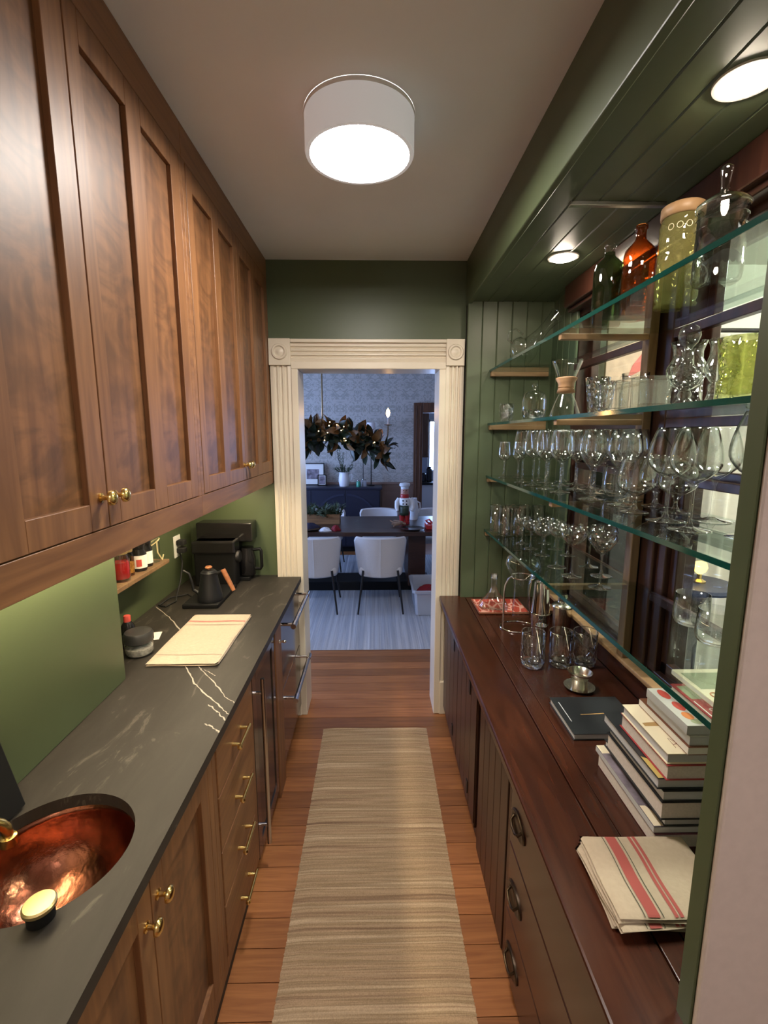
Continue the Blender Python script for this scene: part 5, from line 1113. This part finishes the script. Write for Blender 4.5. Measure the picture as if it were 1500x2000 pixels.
put('base', MB(o).lathe([(0, 1.031), (0.03, 1.031), (0.03, 1.04), (0.012, 1.05), (0.01, 1.075)], (1.615, 2.24, 0), 18), 'brass', t_, smooth=True)
put('globe', MB(o).lathe([(0.01, 1.075), (0.026, 1.09), (0.032, 1.11), (0.026, 1.132), (0, 1.142)], (1.615, 2.24, 0), 20), 'yellow_lamp', t_, smooth=True)

# ================================================================== DINING ROOM
random.seed(11)
def dining_rug():
    n = 220; x0, x1 = -1.9, 1.6; vs_ = []
    for i in range(n + 1):
        x = x0 + (x1 - x0) * i / n; z = 0.010 + 0.002 * math.sin(i * PI / 2 + 0.7)
        for yv in (3.672, 3.685, 6.78, 6.79): vs_.append((x, yv, z if 3.68 < yv < 6.785 else 0.002))
    fs_ = [(i * 4 + k, i * 4 + k + 1, i * 4 + k + 5, i * 4 + k + 4) for i in range(n) for k in range(3)]
    q = MB(); q.add(vs_, fs_); return q
tag(put('dining_rug', dining_rug(), 'dining_yarn', None, smooth='all'), 'pale blue-grey ribbed rug under the dining table', 'rug')
ZF = 0.0125
o = (-0.4, 5.35, ZF)
t_ = thing('dining_table', 'long dark walnut dining table on slab legs', 'table', o)
for k in range(5): put('tabletop_plank', MB(o).box(-2.1, 1.35, 4.85 + k * 0.2005, 5.05 + k * 0.2005, 0.705, 0.75), 'walnut', t_, bevel=0.002)
for a, b_ in ((0.355, 0.545), (-1.75, -1.56)): put('leg', MB(o).box(a, b_, 5.00, 5.70, ZF + 0.10, 0.704), 'walnut', t_, bevel=0.005)
put('base_beam', MB(o).box(-1.9, 0.62, 5.165, 5.53, ZF, ZF + 0.099), 'black_matte', t_, bevel=0.004)

def dining_chair():
    t_ = thing('dining_chair', 'grey upholstered dining chair in front of the table, right of two', 'chair', (0.047, 4.62, ZF), 0, 'upholstered dining chairs')
    # local: back towards -y, seat towards +y; curved shell
    def shell(u, v_, off):
        a = (u - 0.5) * 2.0; z = 0.375 + 0.39 * v_ - ZF
        hw = 0.215 + 0.035 * v_
        ang = a * 1.15; x = hw * math.sin(ang) / math.sin(1.15)
        yv = -0.16 + 0.20 * (1 - math.cos(ang)) * 1.0 - 0.05 * v_ + off
        ed = max(0, abs(a) - 0.82) / 0.18; z -= 0.045 * ed * ed * (1 if v_ > 0.5 else -0.7) * (abs(v_ - 0.5) * 2)
        return (x * (1 - off * 0.5), yv, z)
    q = MB(); n1, n2 = 24, 10
    q.grid(lambda u, v_: shell(u, v_, 0), n1, n2); q.grid(lambda u, v_: shell(u, v_, 0.055), n1, n2)
    def rim(pts_):
        return pts_
    edge = [(i / n1, 1.0) for i in range(n1 + 1)] + [(1.0, 1 - j / n2) for j in range(1, n2 + 1)] + [(1 - i / n1, 0.0) for i in range(1, n1 + 1)] + [(0.0, j / n2) for j in range(1, n2)]
    vs_ = []
    for (u, v_) in edge:
        a_ = Vector(shell(u, v_, 0)); b_ = Vector(shell(u, v_, 0.055)); c_ = Vector((0, (a_.y + b_.y) / 2, 0.57)); mid = (a_ + b_) / 2; out = (mid - c_); out.y = 0; out.normalize()
        vs_ += [a_, mid + out * 0.016, b_]
    m_ = len(edge); fs_ = [(3 * i + k, 3 * i + k + 1, 3 * ((i + 1) % m_) + k + 1, 3 * ((i + 1) % m_) + k) for i in range(m_) for k in range(2)]
    q.add(vs_, fs_); bk = put('backrest', q, 'upholstery', t_, smooth='all')
    put('piping', MB().tube([Vector(shell(0.5, j / 10, -0.002)) for j in range(11)], 0.004, 6), 'upholstery', bk, smooth=True)
    put('seat', MB().box(-0.215, 0.215, -0.12, 0.30, 0.375 - ZF, 0.465 - ZF), 'upholstery', t_, bevel=0.04, seg=4)
    for sx_ in (-1, 1):
        put('leg', MB().tube([(sx_ * 0.170, -0.145, 0.44 - ZF), (sx_ * 0.222, -0.205, 0.0)], [0.012, 0.0085], 10), 'iron', t_, smooth=True)
        put('leg', MB().tube([(sx_ * 0.170, 0.22, 0.376 - ZF), (sx_ * 0.215, 0.30, 0.0)], [0.012, 0.0085], 10), 'iron', t_, smooth=True)
    return t_
ch = dining_chair()
ch.location.z += 0.004; ZFC = ZF + 0.004
copy_tree(ch, (-0.600, 4.62, ZFC), 'grey upholstered dining chair in front of the table, left of two')
copy_tree(ch, (0.047, 6.16, ZFC), 'grey upholstered dining chair across the table before the dark sideboard', rz=PI)
copy_tree(ch, (-0.66, 6.16, ZFC), 'grey upholstered dining chair across the table behind the greenery', rz=PI)
copy_tree(ch, (0.80, 6.16, ZFC), 'grey upholstered dining chair across the table by the far doorway', rz=PI)


# sideboard
o = (-0.95, 7.2, 0)
t_ = thing('sideboard', 'navy blue sideboard with arched door frames against the far wall', 'sideboard', o)
put('body', MB(o).box(-2.0, 0.075, 7.0, 7.41, 0.08, 0.96), 'navy', t_)
put('top', MB(o).box(-2.03, 0.10, 6.98, 7.412, 0.961, 0.99), 'navy', t_, bevel=0.004)
for k in range(4):
    a = -1.98 + k * 0.512; b_ = a + 0.505; c_ = (a + b_) / 2
    d = put('door', MB(o).box(a, b_, 6.985, 6.999, 0.10, 0.945), 'navy', t_, bevel=0.002)
    q = MB(o); vs_ = []; fs_ = []
    cx_ = b_ - 0.02 if k % 2 == 0 else a + 0.02; sg = -1 if k % 2 == 0 else 1
    for j in range(13):
        an = PI / 2 * j / 12
        for rr in (0.455, 0.425): vs_ += [(cx_ + sg * rr * math.cos(an), 6.978, 0.44 + rr * math.sin(an)), (cx_ + sg * rr * math.cos(an), 6.985, 0.44 + rr * math.sin(an))]
    for j in range(12):
        for (p, r_) in ((0, 2), (2, 3), (3, 1), (1, 0)): fs_.append((4 * j + p, 4 * j + r_, 4 * j + 4 + r_, 4 * j + 4 + p))
    q.add(vs_, fs_); q.box(*sorted((cx_ + sg * 0.425, cx_ + sg * 0.455)), 6.978, 6.985, 0.12, 0.44); put('arch_moulding', q, 'navy_light', d)
    put('knob', MB(o).lathe([(0, -0.02), (0.01, -0.016), (0.01, -0.008), (0.004, 0)], (b_ - 0.04 if k % 2 == 0 else a + 0.04, 6.985, 0.55), 12, axis='y'), 'aged_brass', d, smooth=True)
put('plinth', MB(o).box(-1.97, 0.05, 7.03, 7.41, 0, 0.079), 'black_matte', t_)
ZS = 0.9905
def frame(name, label, x0, x1, y, h, mat_w, pic, lean=0.10):
    o = ((x0 + x1) / 2, y, ZS); t_ = thing(name, label, 'picture frame', o); t_.rotation_euler = (-lean, 0, 0)
    b_ = 0.014; w_ = x1 - x0
    q = MB(); q.box(-w_ / 2, -w_ / 2 + b_, 0, 0.018, 0.001, h); q.box(w_ / 2 - b_, w_ / 2, 0, 0.018, 0.001, h); q.box(-w_ / 2, w_ / 2, 0, 0.018, 0.001, b_); q.box(-w_ / 2, w_ / 2, 0, 0.018, h - b_, h); put('frame', q, 'black_matte', t_)
    put('mat', MB().box(-w_ / 2 + b_ * .8, w_ / 2 - b_ * .8, 0.006, 0.016, b_ * .8, h - b_ * .8), 'paper_white', t_)
    put('photo', MB().box(-w_ / 2 + mat_w, w_ / 2 - mat_w, 0.004, 0.0058, mat_w * 1.1, h - mat_w * 1.1), pic, t_)
frame('picture_frame', 'larger framed photo with a wide white mat on the sideboard', -1.155, -0.795, 7.33, 0.34, 0.085, 'cover_photo', 0.12)
frame('picture_frame', 'small black framed photo leaning in front of the larger one', -0.890, -0.755, 7.24, 0.170, 0.022, 'cover_photo', 0.14)
o = (-0.475, 7.15, ZS)
t_ = thing('white_pitcher', 'white ceramic pitcher full of greenery on the sideboard', 'pitcher', o)
put('body', MB(o).lathe([(0, ZS), (0.068, ZS), (0.072, ZS + 0.01), (0.085, ZS + 0.08), (0.080, ZS + 0.15), (0.072, ZS + 0.185), (0.078, ZS + 0.215), (0.074, ZS + 0.213), (0.066, ZS + 0.18), (0, ZS + 0.17)], (o[0], o[1], 0), 32), 'ceramic_white', t_, smooth=True)
put('handle', MB(o).tube([(o[0] + 0.07, o[1], ZS + 0.19), (o[0] + 0.115, o[1], ZS + 0.195), (o[0] + 0.13, o[1], ZS + 0.16), (o[0] + 0.115, o[1], ZS + 0.10), (o[0] + 0.08, o[1], ZS + 0.07)], 0.011, 10), 'ceramic_white', t_, smooth=True)
def sprig(q, base, tip, n, ln, r0=0.003):
    base, tip = Vector(base), Vector(tip); q.tube([base, base.lerp(tip, 0.5) + Vector((0, 0, 0.01)), tip], [r0, r0 * .7, r0 * .3], 5)
    d_ = (tip - base).normalized()
    for k in range(n):
        p = base.lerp(tip, 0.15 + 0.85 * k / n); e_ = Vector((wob(1), wob(1), wob(1))); e_ = (e_ - d_ * e_.dot(d_)).normalized() * 0.8 + d_ * 0.7
        e_.normalize(); tt = p + e_ * ln * random.uniform(.6, 1.1); s_ = e_.cross(d_).normalized() * ln * 0.13
        q.add([p + s_, p - s_, tt], [(0, 1, 2)])
for k in range(14):
    q = MB(o); a = random.uniform(0, 2 * PI); rr = random.uniform(0.03, 0.17) + (0.08 if math.cos(a) > 0.4 else 0); hh = random.uniform(0.10, 0.20) + (0.16 if k % 4 == 0 else 0)
    sprig(q, (o[0] + 0.03 * math.cos(a), o[1] + 0.03 * math.sin(a), ZS + 0.175), (o[0] + rr * math.cos(a), o[1] + rr * math.sin(a) * 0.7, ZS + 0.2 + hh * (1 if k % 4 == 0 else .6)), 26, 0.055)
    put('sprig', q, 'pine_green' if k % 3 else 'leaf_green', t_)
for (x, y, r_, h_, mt, lb) in ((-0.255, 7.05, 0.032, 0.10, 'jade', 'bright jade green candle jar on the sideboard'), (-0.175, 7.12, 0.042, 0.11, 'bin_plastic', 'pale green glass candle jar beside the jade one')):
    o = (x, y, ZS); t_ = thing('candle_jar', lb, 'candle', o)
    put('glass', MB(o).lathe([(0, ZS), (r_ * .95, ZS), (r_, ZS + .005), (r_, ZS + h_ * .72), (r_ * .7, ZS + h_ * .85)], (x, y, 0), 24), mt, t_, smooth=True)
    put('lid', MB(o).lathe([(r_ * .72, ZS + h_ * .84), (r_ * .76, ZS + h_ * .88), (r_ * .76, ZS + h_ * 1.02), (0, ZS + h_ * 1.04)], (x, y, 0), 24), 'chrome', t_, smooth=True)
def buffet_lamp(x, y, label, shade=True):
    o = (x, y, ZS); t_ = thing('buffet_lamp', label, 'lamp', o)
    put('base', MB(o).lathe([(0, ZS), (0.05, ZS), (0.05, ZS + .012), (0.012, ZS + .02)], (x, y, 0), 24), 'iron', t_, smooth=True)
    put('pole', MB(o).lathe([(0.008, ZS + .018), (0.007, ZS + 0.78)], (x, y, 0), 12), 'iron', t_, smooth=True)
    put('lamp_shade', MB(o).lathe([(0.080, ZS + 0.76), (0.062, ZS + 0.955), (0.060, ZS + 0.955), (0.078, ZS + 0.76)], (x, y, 0), 32), 'ceramic_white', t_, smooth=True)
buffet_lamp(-0.065, 7.24, 'slim buffet lamp with a white tapered shade on the sideboard')
o = (-0.19, 7.30, ZS); t_ = thing('candle_stick', 'thin dark metal candle stick beside the buffet lamp', 'candlestick', o)
put('foot', MB(o).lathe([(0, ZS), (0.04, ZS), (0.04, ZS + .01), (0.008, ZS + .016)], (o[0], o[1], 0), 20), 'iron', t_, smooth=True)
put('stem', MB(o).lathe([(0.005, ZS + .014), (0.005, ZS + 0.60), (0.018, ZS + 0.61), (0.018, ZS + 0.625), (0, ZS + 0.625)], (o[0], o[1], 0), 14), 'iron', t_, smooth=True)

# chandelier with magnolia garland
CX, CY = -0.587, 5.35
o = (CX, CY, 2.75)
cdl = thing('chandelier', 'candle-arm chandelier wrapped in a brown magnolia leaf garland', 'chandelier', o)
put('canopy', MB(o).lathe([(0, 2.7495), (0.06, 2.7495), (0.06, 2.735), (0.01, 2.725)], (CX, CY, 0), 24), 'aged_brass', cdl, smooth=True)
put('rod', MB(o).lathe([(0.009, 2.73), (0.009, 1.80)], (CX, CY, 0), 12), 'aged_brass', cdl, smooth=True)
def gz(t__): return 1.80 - 0.22 * abs(t__) ** 2.2
put('hoop', MB(o).tube([(CX + 0.64 * math.cos(i * PI / 20), CY + 0.05 * math.sin(i * PI / 20), 1.74 - 0.10 * math.cos(i * PI / 20) ** 2) for i in range(40)], 0.009, 8, close=True), 'aged_brass', cdl, smooth=True)
for sg in (-1, 1):
    ar = put('candle_arm', MB(o).tube([(CX + sg * x, CY, z) for x, z in ((0.55, 1.66), (0.64, 1.652), (0.70, 1.69), (0.728, 1.76), (0.73, 1.865))], 0.0065, 8), 'aged_brass', cdl, smooth=True)
    put('cup', MB(o).lathe([(0.006, 1.862), (0.044, 1.868), (0.046, 1.874), (0.012, 1.876)], (CX + sg * 0.73, CY, 0), 24), 'aged_brass', ar, smooth=True)
    put('candle_sleeve', MB(o).lathe([(0.011, 1.875), (0.011, 1.955), (0, 1.956)], (CX + sg * 0.73, CY, 0), 16), 'ceramic_white', ar, smooth=True)
    put('bulb', MB(o).lathe([(0.008, 1.957), (0.018, 1.98), (0.021, 2.00), (0.015, 2.03), (0, 2.055)], (CX + sg * 0.73, CY, 0), 16), 'flame_bulb', ar, smooth=True)
def leaf_mesh(name, mat, L_=0.15, W_=0.055, bend=0.35):
    q = MB()
    def f(u, v_):
        w_ = W_ * math.sin(PI * min(1, u * 0.97 + 0.02)) ** 0.8
        x = (v_ - 0.5) * w_; return (x, u * L_ * math.cos(bend * u), L_ * u * math.sin(-bend * u) + abs(x) * 0.35)
    q.grid(f, 6, 2); return q.mesh(name, mat, 'all')
LM = [leaf_mesh('leaf', 'leaf_brown', 0.17, 0.085), leaf_mesh('leaf', 'leaf_green', 0.17, 0.08), leaf_mesh('leaf', 'leaf_brown', 0.15, 0.085, 0.8), leaf_mesh('leaf', 'leaf_green', 0.19, 0.08, -0.3)]
gar = put('garland_core', MB(o).tube([(CX + 0.72 * t__ / 10, CY, gz(t__ / 10) - 0.03) for t__ in range(-10, 11)], 0.085, 10), 'leaf_green', cdl, smooth=True)
for k in range(280):
    t__ = random.uniform(-0.5, 1.02) if k > 25 else random.uniform(-1, -0.5); a = random.uniform(0, 2 * PI)
    base = Vector((CX + 0.72 * t__, CY + 0.085 * math.cos(a), gz(t__) - 0.03 + 0.075 * math.sin(a)))
    out = Vector((random.uniform(-0.6, 0.9), math.cos(a), math.sin(a) * (0.75 if math.sin(a) > 0 else 1.0))).normalized()
    side = out.cross(Vector((wob(1), wob(1), wob(1)))).normalized(); nn = side.cross(out)
    lf = link('leaf', LM[random.choice((0, 0, 1, 1, 2, 3)) if math.sin(a) > -0.2 else random.choice((1, 1, 3, 0))], cdl)
    mt_ = Matrix((side, out, nn)).transposed().to_4x4(); mt_.translation = base - Vector(o)
    lf.matrix_local = mt_ @ Matrix.Scale(random.uniform(0.75, 1.1), 4)
q = MB(o)
for k in range(12):
    q = MB(o); t__ = random.uniform(-0.3, 1.0)
    q.lathe([(0, -0.006), (0.005, -0.004), (0.006, 0), (0.005, 0.004), (0, 0.006)], (CX + 0.72 * t__, CY - 0.16 + wob(0.02), gz(t__) + wob(0.10)), 8); put('bulb_glint', q, 'glint_glow', cdl, smooth=True)  # tiny glowing beads put in for the glints of bulbs among the leaves

# things on the table
ZD = 0.7505
o = (-0.61, 5.40, ZD)
t_ = thing('planter_box', 'long wooden box filled with pine greenery on the dining table', 'planter', o)
q = MB(o); q.box(-0.85, -0.41, 5.31, 5.325, ZD, ZD + 0.115); q.box(-0.85, -0.41, 5.475, 5.49, ZD, ZD + 0.115); q.box(-0.85, -0.835, 5.325, 5.475, ZD, ZD + 0.115); q.box(-0.425, -0.41, 5.325, 5.475, ZD, ZD + 0.115); q.box(-0.835, -0.425, 5.325, 5.475, ZD, ZD + 0.02)
put('box', q, 'crate_wood', t_, bevel=0.002)
for k in range(64):
    q = MB(o); bx = random.uniform(-0.85, -0.41); by = random.uniform(5.34, 5.46)
    sprig(q, (bx, by, ZD + 0.06), (bx + wob(0.13), by + wob(0.10) - 0.03, ZD + 0.14 + random.uniform(0, 0.09)), 26, 0.06)
    put('sprig', q, 'pine_green', t_)
o = (0.335, 5.36, ZD)
t_ = thing('chef_nutcracker', 'chef nutcracker figurine in white jacket, red trousers and green apron', 'figurine', o)
L2 = lambda pr, x=0.0, y=0.0, n=24: MB(o).lathe([(r_, ZD + z) for r_, z in pr], (o[0] + x, o[1] + y, 0), n)
put('base', L2([(0, 0), (0.06, 0), (0.06, 0.02), (0.05, 0.025), (0, 0.025)]), 'paint_red', t_, smooth=True)
for sx_ in (-1, 1): put('leg', L2([(0, 0.025), (0.027, 0.025), (0.03, 0.06), (0.034, 0.12), (0.03, 0.15)], sx_ * 0.03), 'paint_red', t_, smooth=True)
put('jacket', L2([(0.05, 0.14), (0.060, 0.15), (0.062, 0.20), (0.070, 0.26), (0.062, 0.295), (0.03, 0.31), (0, 0.31)]), 'paint_white', t_, smooth=True)
q = MB(o); q.grid(lambda u, v_: (o[0] + 0.066 * math.sin((u - .62) * 1.9), o[1] - 0.066 * math.cos((u - .62) * 1.9), ZD + 0.10 + 0.115 * v_), 10, 3); put('apron', q, 'paint_green', t_, smooth='all', solid=0.004)
for bx, bz in ((-0.022, 0.27), (-0.022, 0.235), (0.018, 0.268), (0.018, 0.232)): put('button', MB(o).lathe([(0, -0.006), (0.008, -0.004), (0.008, 0.0)], (o[0] + bx, o[1] - 0.064, ZD + bz), 12, axis='y'), 'black_gloss', t_, smooth=True)
hdn = put('head', L2([(0.02, 0.30), (0.042, 0.312), (0.046, 0.34), (0.045, 0.395), (0.040, 0.41), (0, 0.412)]), 'skin_paint', t_, smooth=True)
q = MB(o); q.grid(lambda u, v_: (o[0] + 0.050 * math.sin((u - .5) * 2.6), o[1] - 0.050 * math.cos((u - .5) * 2.6), ZD + 0.292 + 0.05 * v_), 10, 3); put('scarf', q, 'paint_red', hdn, smooth='all', solid=0.006)
put('nose', MB(o).lathe([(0, -0.016), (0.007, -0.01), (0.008, 0)], (o[0] - 0.004, o[1] - 0.045, ZD + 0.372), 10, axis='y'), 'skin_paint', hdn, smooth=True)
for bx in (-0.018, 0.014): put('eye', MB(o).lathe([(0, -0.003), (0.005, -0.002), (0.005, 0)], (o[0] + bx, o[1] - 0.044, ZD + 0.384), 10, axis='y'), 'black_gloss', hdn, smooth=True)
put('chef_hat', L2([(0.044, 0.400), (0.046, 0.425), (0.060, 0.435), (0.063, 0.452), (0.052, 0.468), (0.02, 0.474), (0, 0.474)]), 'paint_white', t_, smooth=True)
for sx_, ln in ((-1, 1.0), (1, 1.25)): put('arm', MB(o).tube([(o[0] + sx_ * 0.062, o[1], ZD + 0.285), (o[0] + sx_ * 0.088, o[1] - 0.01, ZD + 0.25), (o[0] + sx_ * 0.092, o[1] - 0.025, ZD + 0.19), (o[0] + sx_ * 0.080, o[1] - 0.04, ZD + 0.15)], [0.026 * ln, 0.027 * ln, 0.024 * ln, 0.018], 14), 'paint_white', t_, smooth=True)
o = (0.46, 5.62, ZD)
t_ = thing('white_jug', 'tall white jug behind the chef nutcracker', 'jug', o)
put('body', MB(o).lathe([(0, ZD), (0.05, ZD), (0.055, ZD + .02), (0.060, ZD + .15), (0.045, ZD + .22), (0.04, ZD + .26), (0.036, ZD + .255), (0, ZD + .2)], (o[0], o[1], 0), 24), 'ceramic_white', t_, smooth=True)
put('handle', MB(o).tube([(0.50, 5.62, ZD + .22), (0.535, 5.615, ZD + .2), (0.54, 5.61, ZD + .14), (0.515, 5.615, ZD + .08)], 0.009, 8), 'ceramic_white', t_, smooth=True)
o = (0.24, 5.20, ZD)
t_ = thing('driftwood', 'knobbly brown branch ornament lying on the dining table', 'ornament', o)
for k, pts in enumerate(([(0.34, 5.20, .02), (0.27, 5.21, .035), (0.20, 5.25, .03), (0.165, 5.27, .05)], [(0.30, 5.21, .03), (0.24, 5.19, .025), (0.18, 5.20, .02)], [(0.29, 5.20, .03), (0.23, 5.15, .02), (0.20, 5.12, .012)], [(0.31, 5.23, .03), (0.25, 5.26, .045), (0.21, 5.30, .04)])):
    put('branch', MB(o).tube([(a, b_, ZD + c_) for a, b_, c_ in pts], [0.016 - 0.003 * i for i in range(len(pts))], 8), 'root_brown', t_, smooth=True)
def plate(x, y, r_, mat, label, name='plate', cat='plate'):
    o = (x, y, ZD); t_ = thing(name, label, cat, o)
    put('dish', MB(o).lathe([(0, ZD + .003), (r_ * .6, ZD + .003), (r_, ZD + .018), (r_ * .98, ZD + .021), (r_ * .58, ZD + .008), (0, ZD + .007)], (x, y, 0), 32), mat, t_, smooth=True)
plate(0.40, 4.985, 0.125, 'black_gloss', 'shallow black dish at the table edge by the nutcracker')
plate(-0.715, 4.99, 0.13, 'black_gloss', 'black dish at the table edge under the dark cloth')
def crumple(name, label, cat, x, y, z, rx, ry, h, mat, n=3.0):
    ph = random.uniform(0, 9); q = MB()
    def f(u, v_):
        a = 2 * PI * u; b_ = PI / 2 * v_; k = 1 + 0.16 * math.sin(n * a + ph) * math.cos(b_) + 0.12 * math.sin(5 * a + 6 * v_ + ph)
        return (rx * k * math.cos(a) * math.cos(b_), ry * k * math.sin(a) * math.cos(b_), h * math.sin(b_) * (1 + 0.15 * math.sin(3 * a)))
    q.grid(f, 28, 8); return tag(put(name, q, mat, None, smooth='all', loc=(x, y, z)), label, cat)
crumple('cloth_napkin', 'dark blue cloth crumpled on the black dish', 'napkin', -0.715, 4.99, ZD + 0.0216, 0.10, 0.07, 0.05, 'dark_cloth')
crumple('cloth_napkin', 'white folded napkin between the dark dish and the red ribbon', 'napkin', -0.535, 4.935, ZD + 0.0005, 0.06, 0.05, 0.035, 'ceramic_white')
crumple('ribbon_bow', 'small dark red ribbon bow in front of the planter box', 'bow', -0.425, 4.96, ZD + 0.0005, 0.045, 0.05, 0.05, 'red_cloth', 4)
o = (0.62, 5.06, ZD)
t_ = thing('gift_ribbon', 'red and white ribboned gift at the right side of the table', 'gift', o)
put('parcel', MB(o).box(0.545, 0.72, 4.97, 5.15, ZD, ZD + 0.05), 'paint_red', t_, bevel=0.006)
put('ribbon', MB(o).box(0.61, 0.64, 4.968, 5.152, ZD, ZD + 0.0515), 'paint_white', t_)
for sg in (-1, 1): put('loop', MB(o).tube([(0.625, 5.06, ZD + 0.055), (0.625 + sg * 0.04, 5.04, ZD + 0.10), (0.625 + sg * 0.075, 5.06, ZD + 0.085), (0.625 + sg * 0.05, 5.07, ZD + 0.06), (0.625, 5.06, ZD + 0.055)], 0.010, 6), 'paint_red', t_, smooth=True)
# storage bin on the floor
o = (0.57, 4.62, ZF)
t_ = thing('storage_bin', 'clear plastic storage bin with red cloth inside beside the dining chairs', 'bin', o)
def bin_ring(s_, z): return [(0.57 + sx_ * s_ * 0.20, 4.62 + sy_ * s_ * 0.26, z) for sx_, sy_ in ((-1, -.9), (-.88, -1), (.88, -1), (1, -.9), (1, .9), (.88, 1), (-.88, 1), (-1, .9))]
rg = [bin_ring(0.90, ZF + 0.001), bin_ring(0.98, ZF + 0.235), bin_ring(1.08, ZF + 0.236), bin_ring(1.08, ZF + 0.262), bin_ring(0.99, ZF + 0.262), bin_ring(0.97, ZF + 0.236), bin_ring(0.89, ZF + 0.004)]
vs_ = [p for r_ in rg for p in r_]; fs_ = [tuple(range(8)), tuple(range(48, 56))]
for a in range(6): fs_ += [(a * 8 + i, a * 8 + (i + 1) % 8, a * 8 + 8 + (i + 1) % 8, a * 8 + 8 + i) for i in range(8)]
q = MB(o); q.add(vs_, fs_); put('tub', q, 'bin_plastic', t_, bevel=0.003)
crumple('folded_cloth', 'dark red cloth lying inside the plastic bin', 'cloth', 0.57, 4.62, ZF + 0.135, 0.145, 0.19, 0.092, 'red_cloth', 4)
crumple('folded_cloth', 'pale cloth at the bottom of the plastic bin', 'cloth', 0.57, 4.60, ZF + 0.006, 0.128, 0.165, 0.105, 'ceramic_white', 3)

# scullery beyond the far doorway
o = (0.78, 8.9, 1.36)
t_ = thing('hanging_cabinet', 'brown wooden wall cabinet seen through the far doorway', 'cabinet', o)
put('body', MB(o).box(0.602, 0.945, 8.42, 9.14, 1.365, 2.74), 'door_brown', t_, bevel=0.004)
put('door', MB(o).box(0.62, 0.93, 8.40, 8.419, 1.39, 2.70), 'door_brown', t_, bevel=0.006)
o = (1.1, 8.85, 0)
t_ = thing('scullery_counter', 'dark counter unit in the kitchen beyond the far doorway', 'counter', o)
put('base', MB(o).box(0.605, 1.60, 8.55, 9.14, 0.0, 0.86), 'ceramic_white', t_)
put('top', MB(o).box(0.603, 1.62, 8.52, 9.145, 0.861, 0.90), 'black_matte', t_, bevel=0.003)
for k, (x, h_, r_, lb) in enumerate(((0.90, 0.17, 0.045, 'short dark canister on the counter beyond the doorway'), (1.0, 0.28, 0.05, 'tall dark canister on the counter beyond the doorway'), (1.12, 0.29, 0.04, 'slim dark bottle on the counter beyond the doorway'))):
    o = (x, 8.75, 0.9005); t_ = thing('canister', lb, 'canister', o)
    put('body', MB(o).lathe([(0, 0.9005), (r_, 0.9005), (r_, 0.90 + h_ * .85), (r_ * .7, 0.90 + h_ * .9)], (x, 8.75, 0), 20), 'black_gloss', t_, smooth=True)
    put('lid', MB(o).lathe([(r_ * .72, 0.90 + h_ * .9), (r_ * .72, 0.90 + h_), (0, 0.90 + h_ * 1.01)], (x, 8.75, 0), 20), 'black_matte', t_, smooth=True)
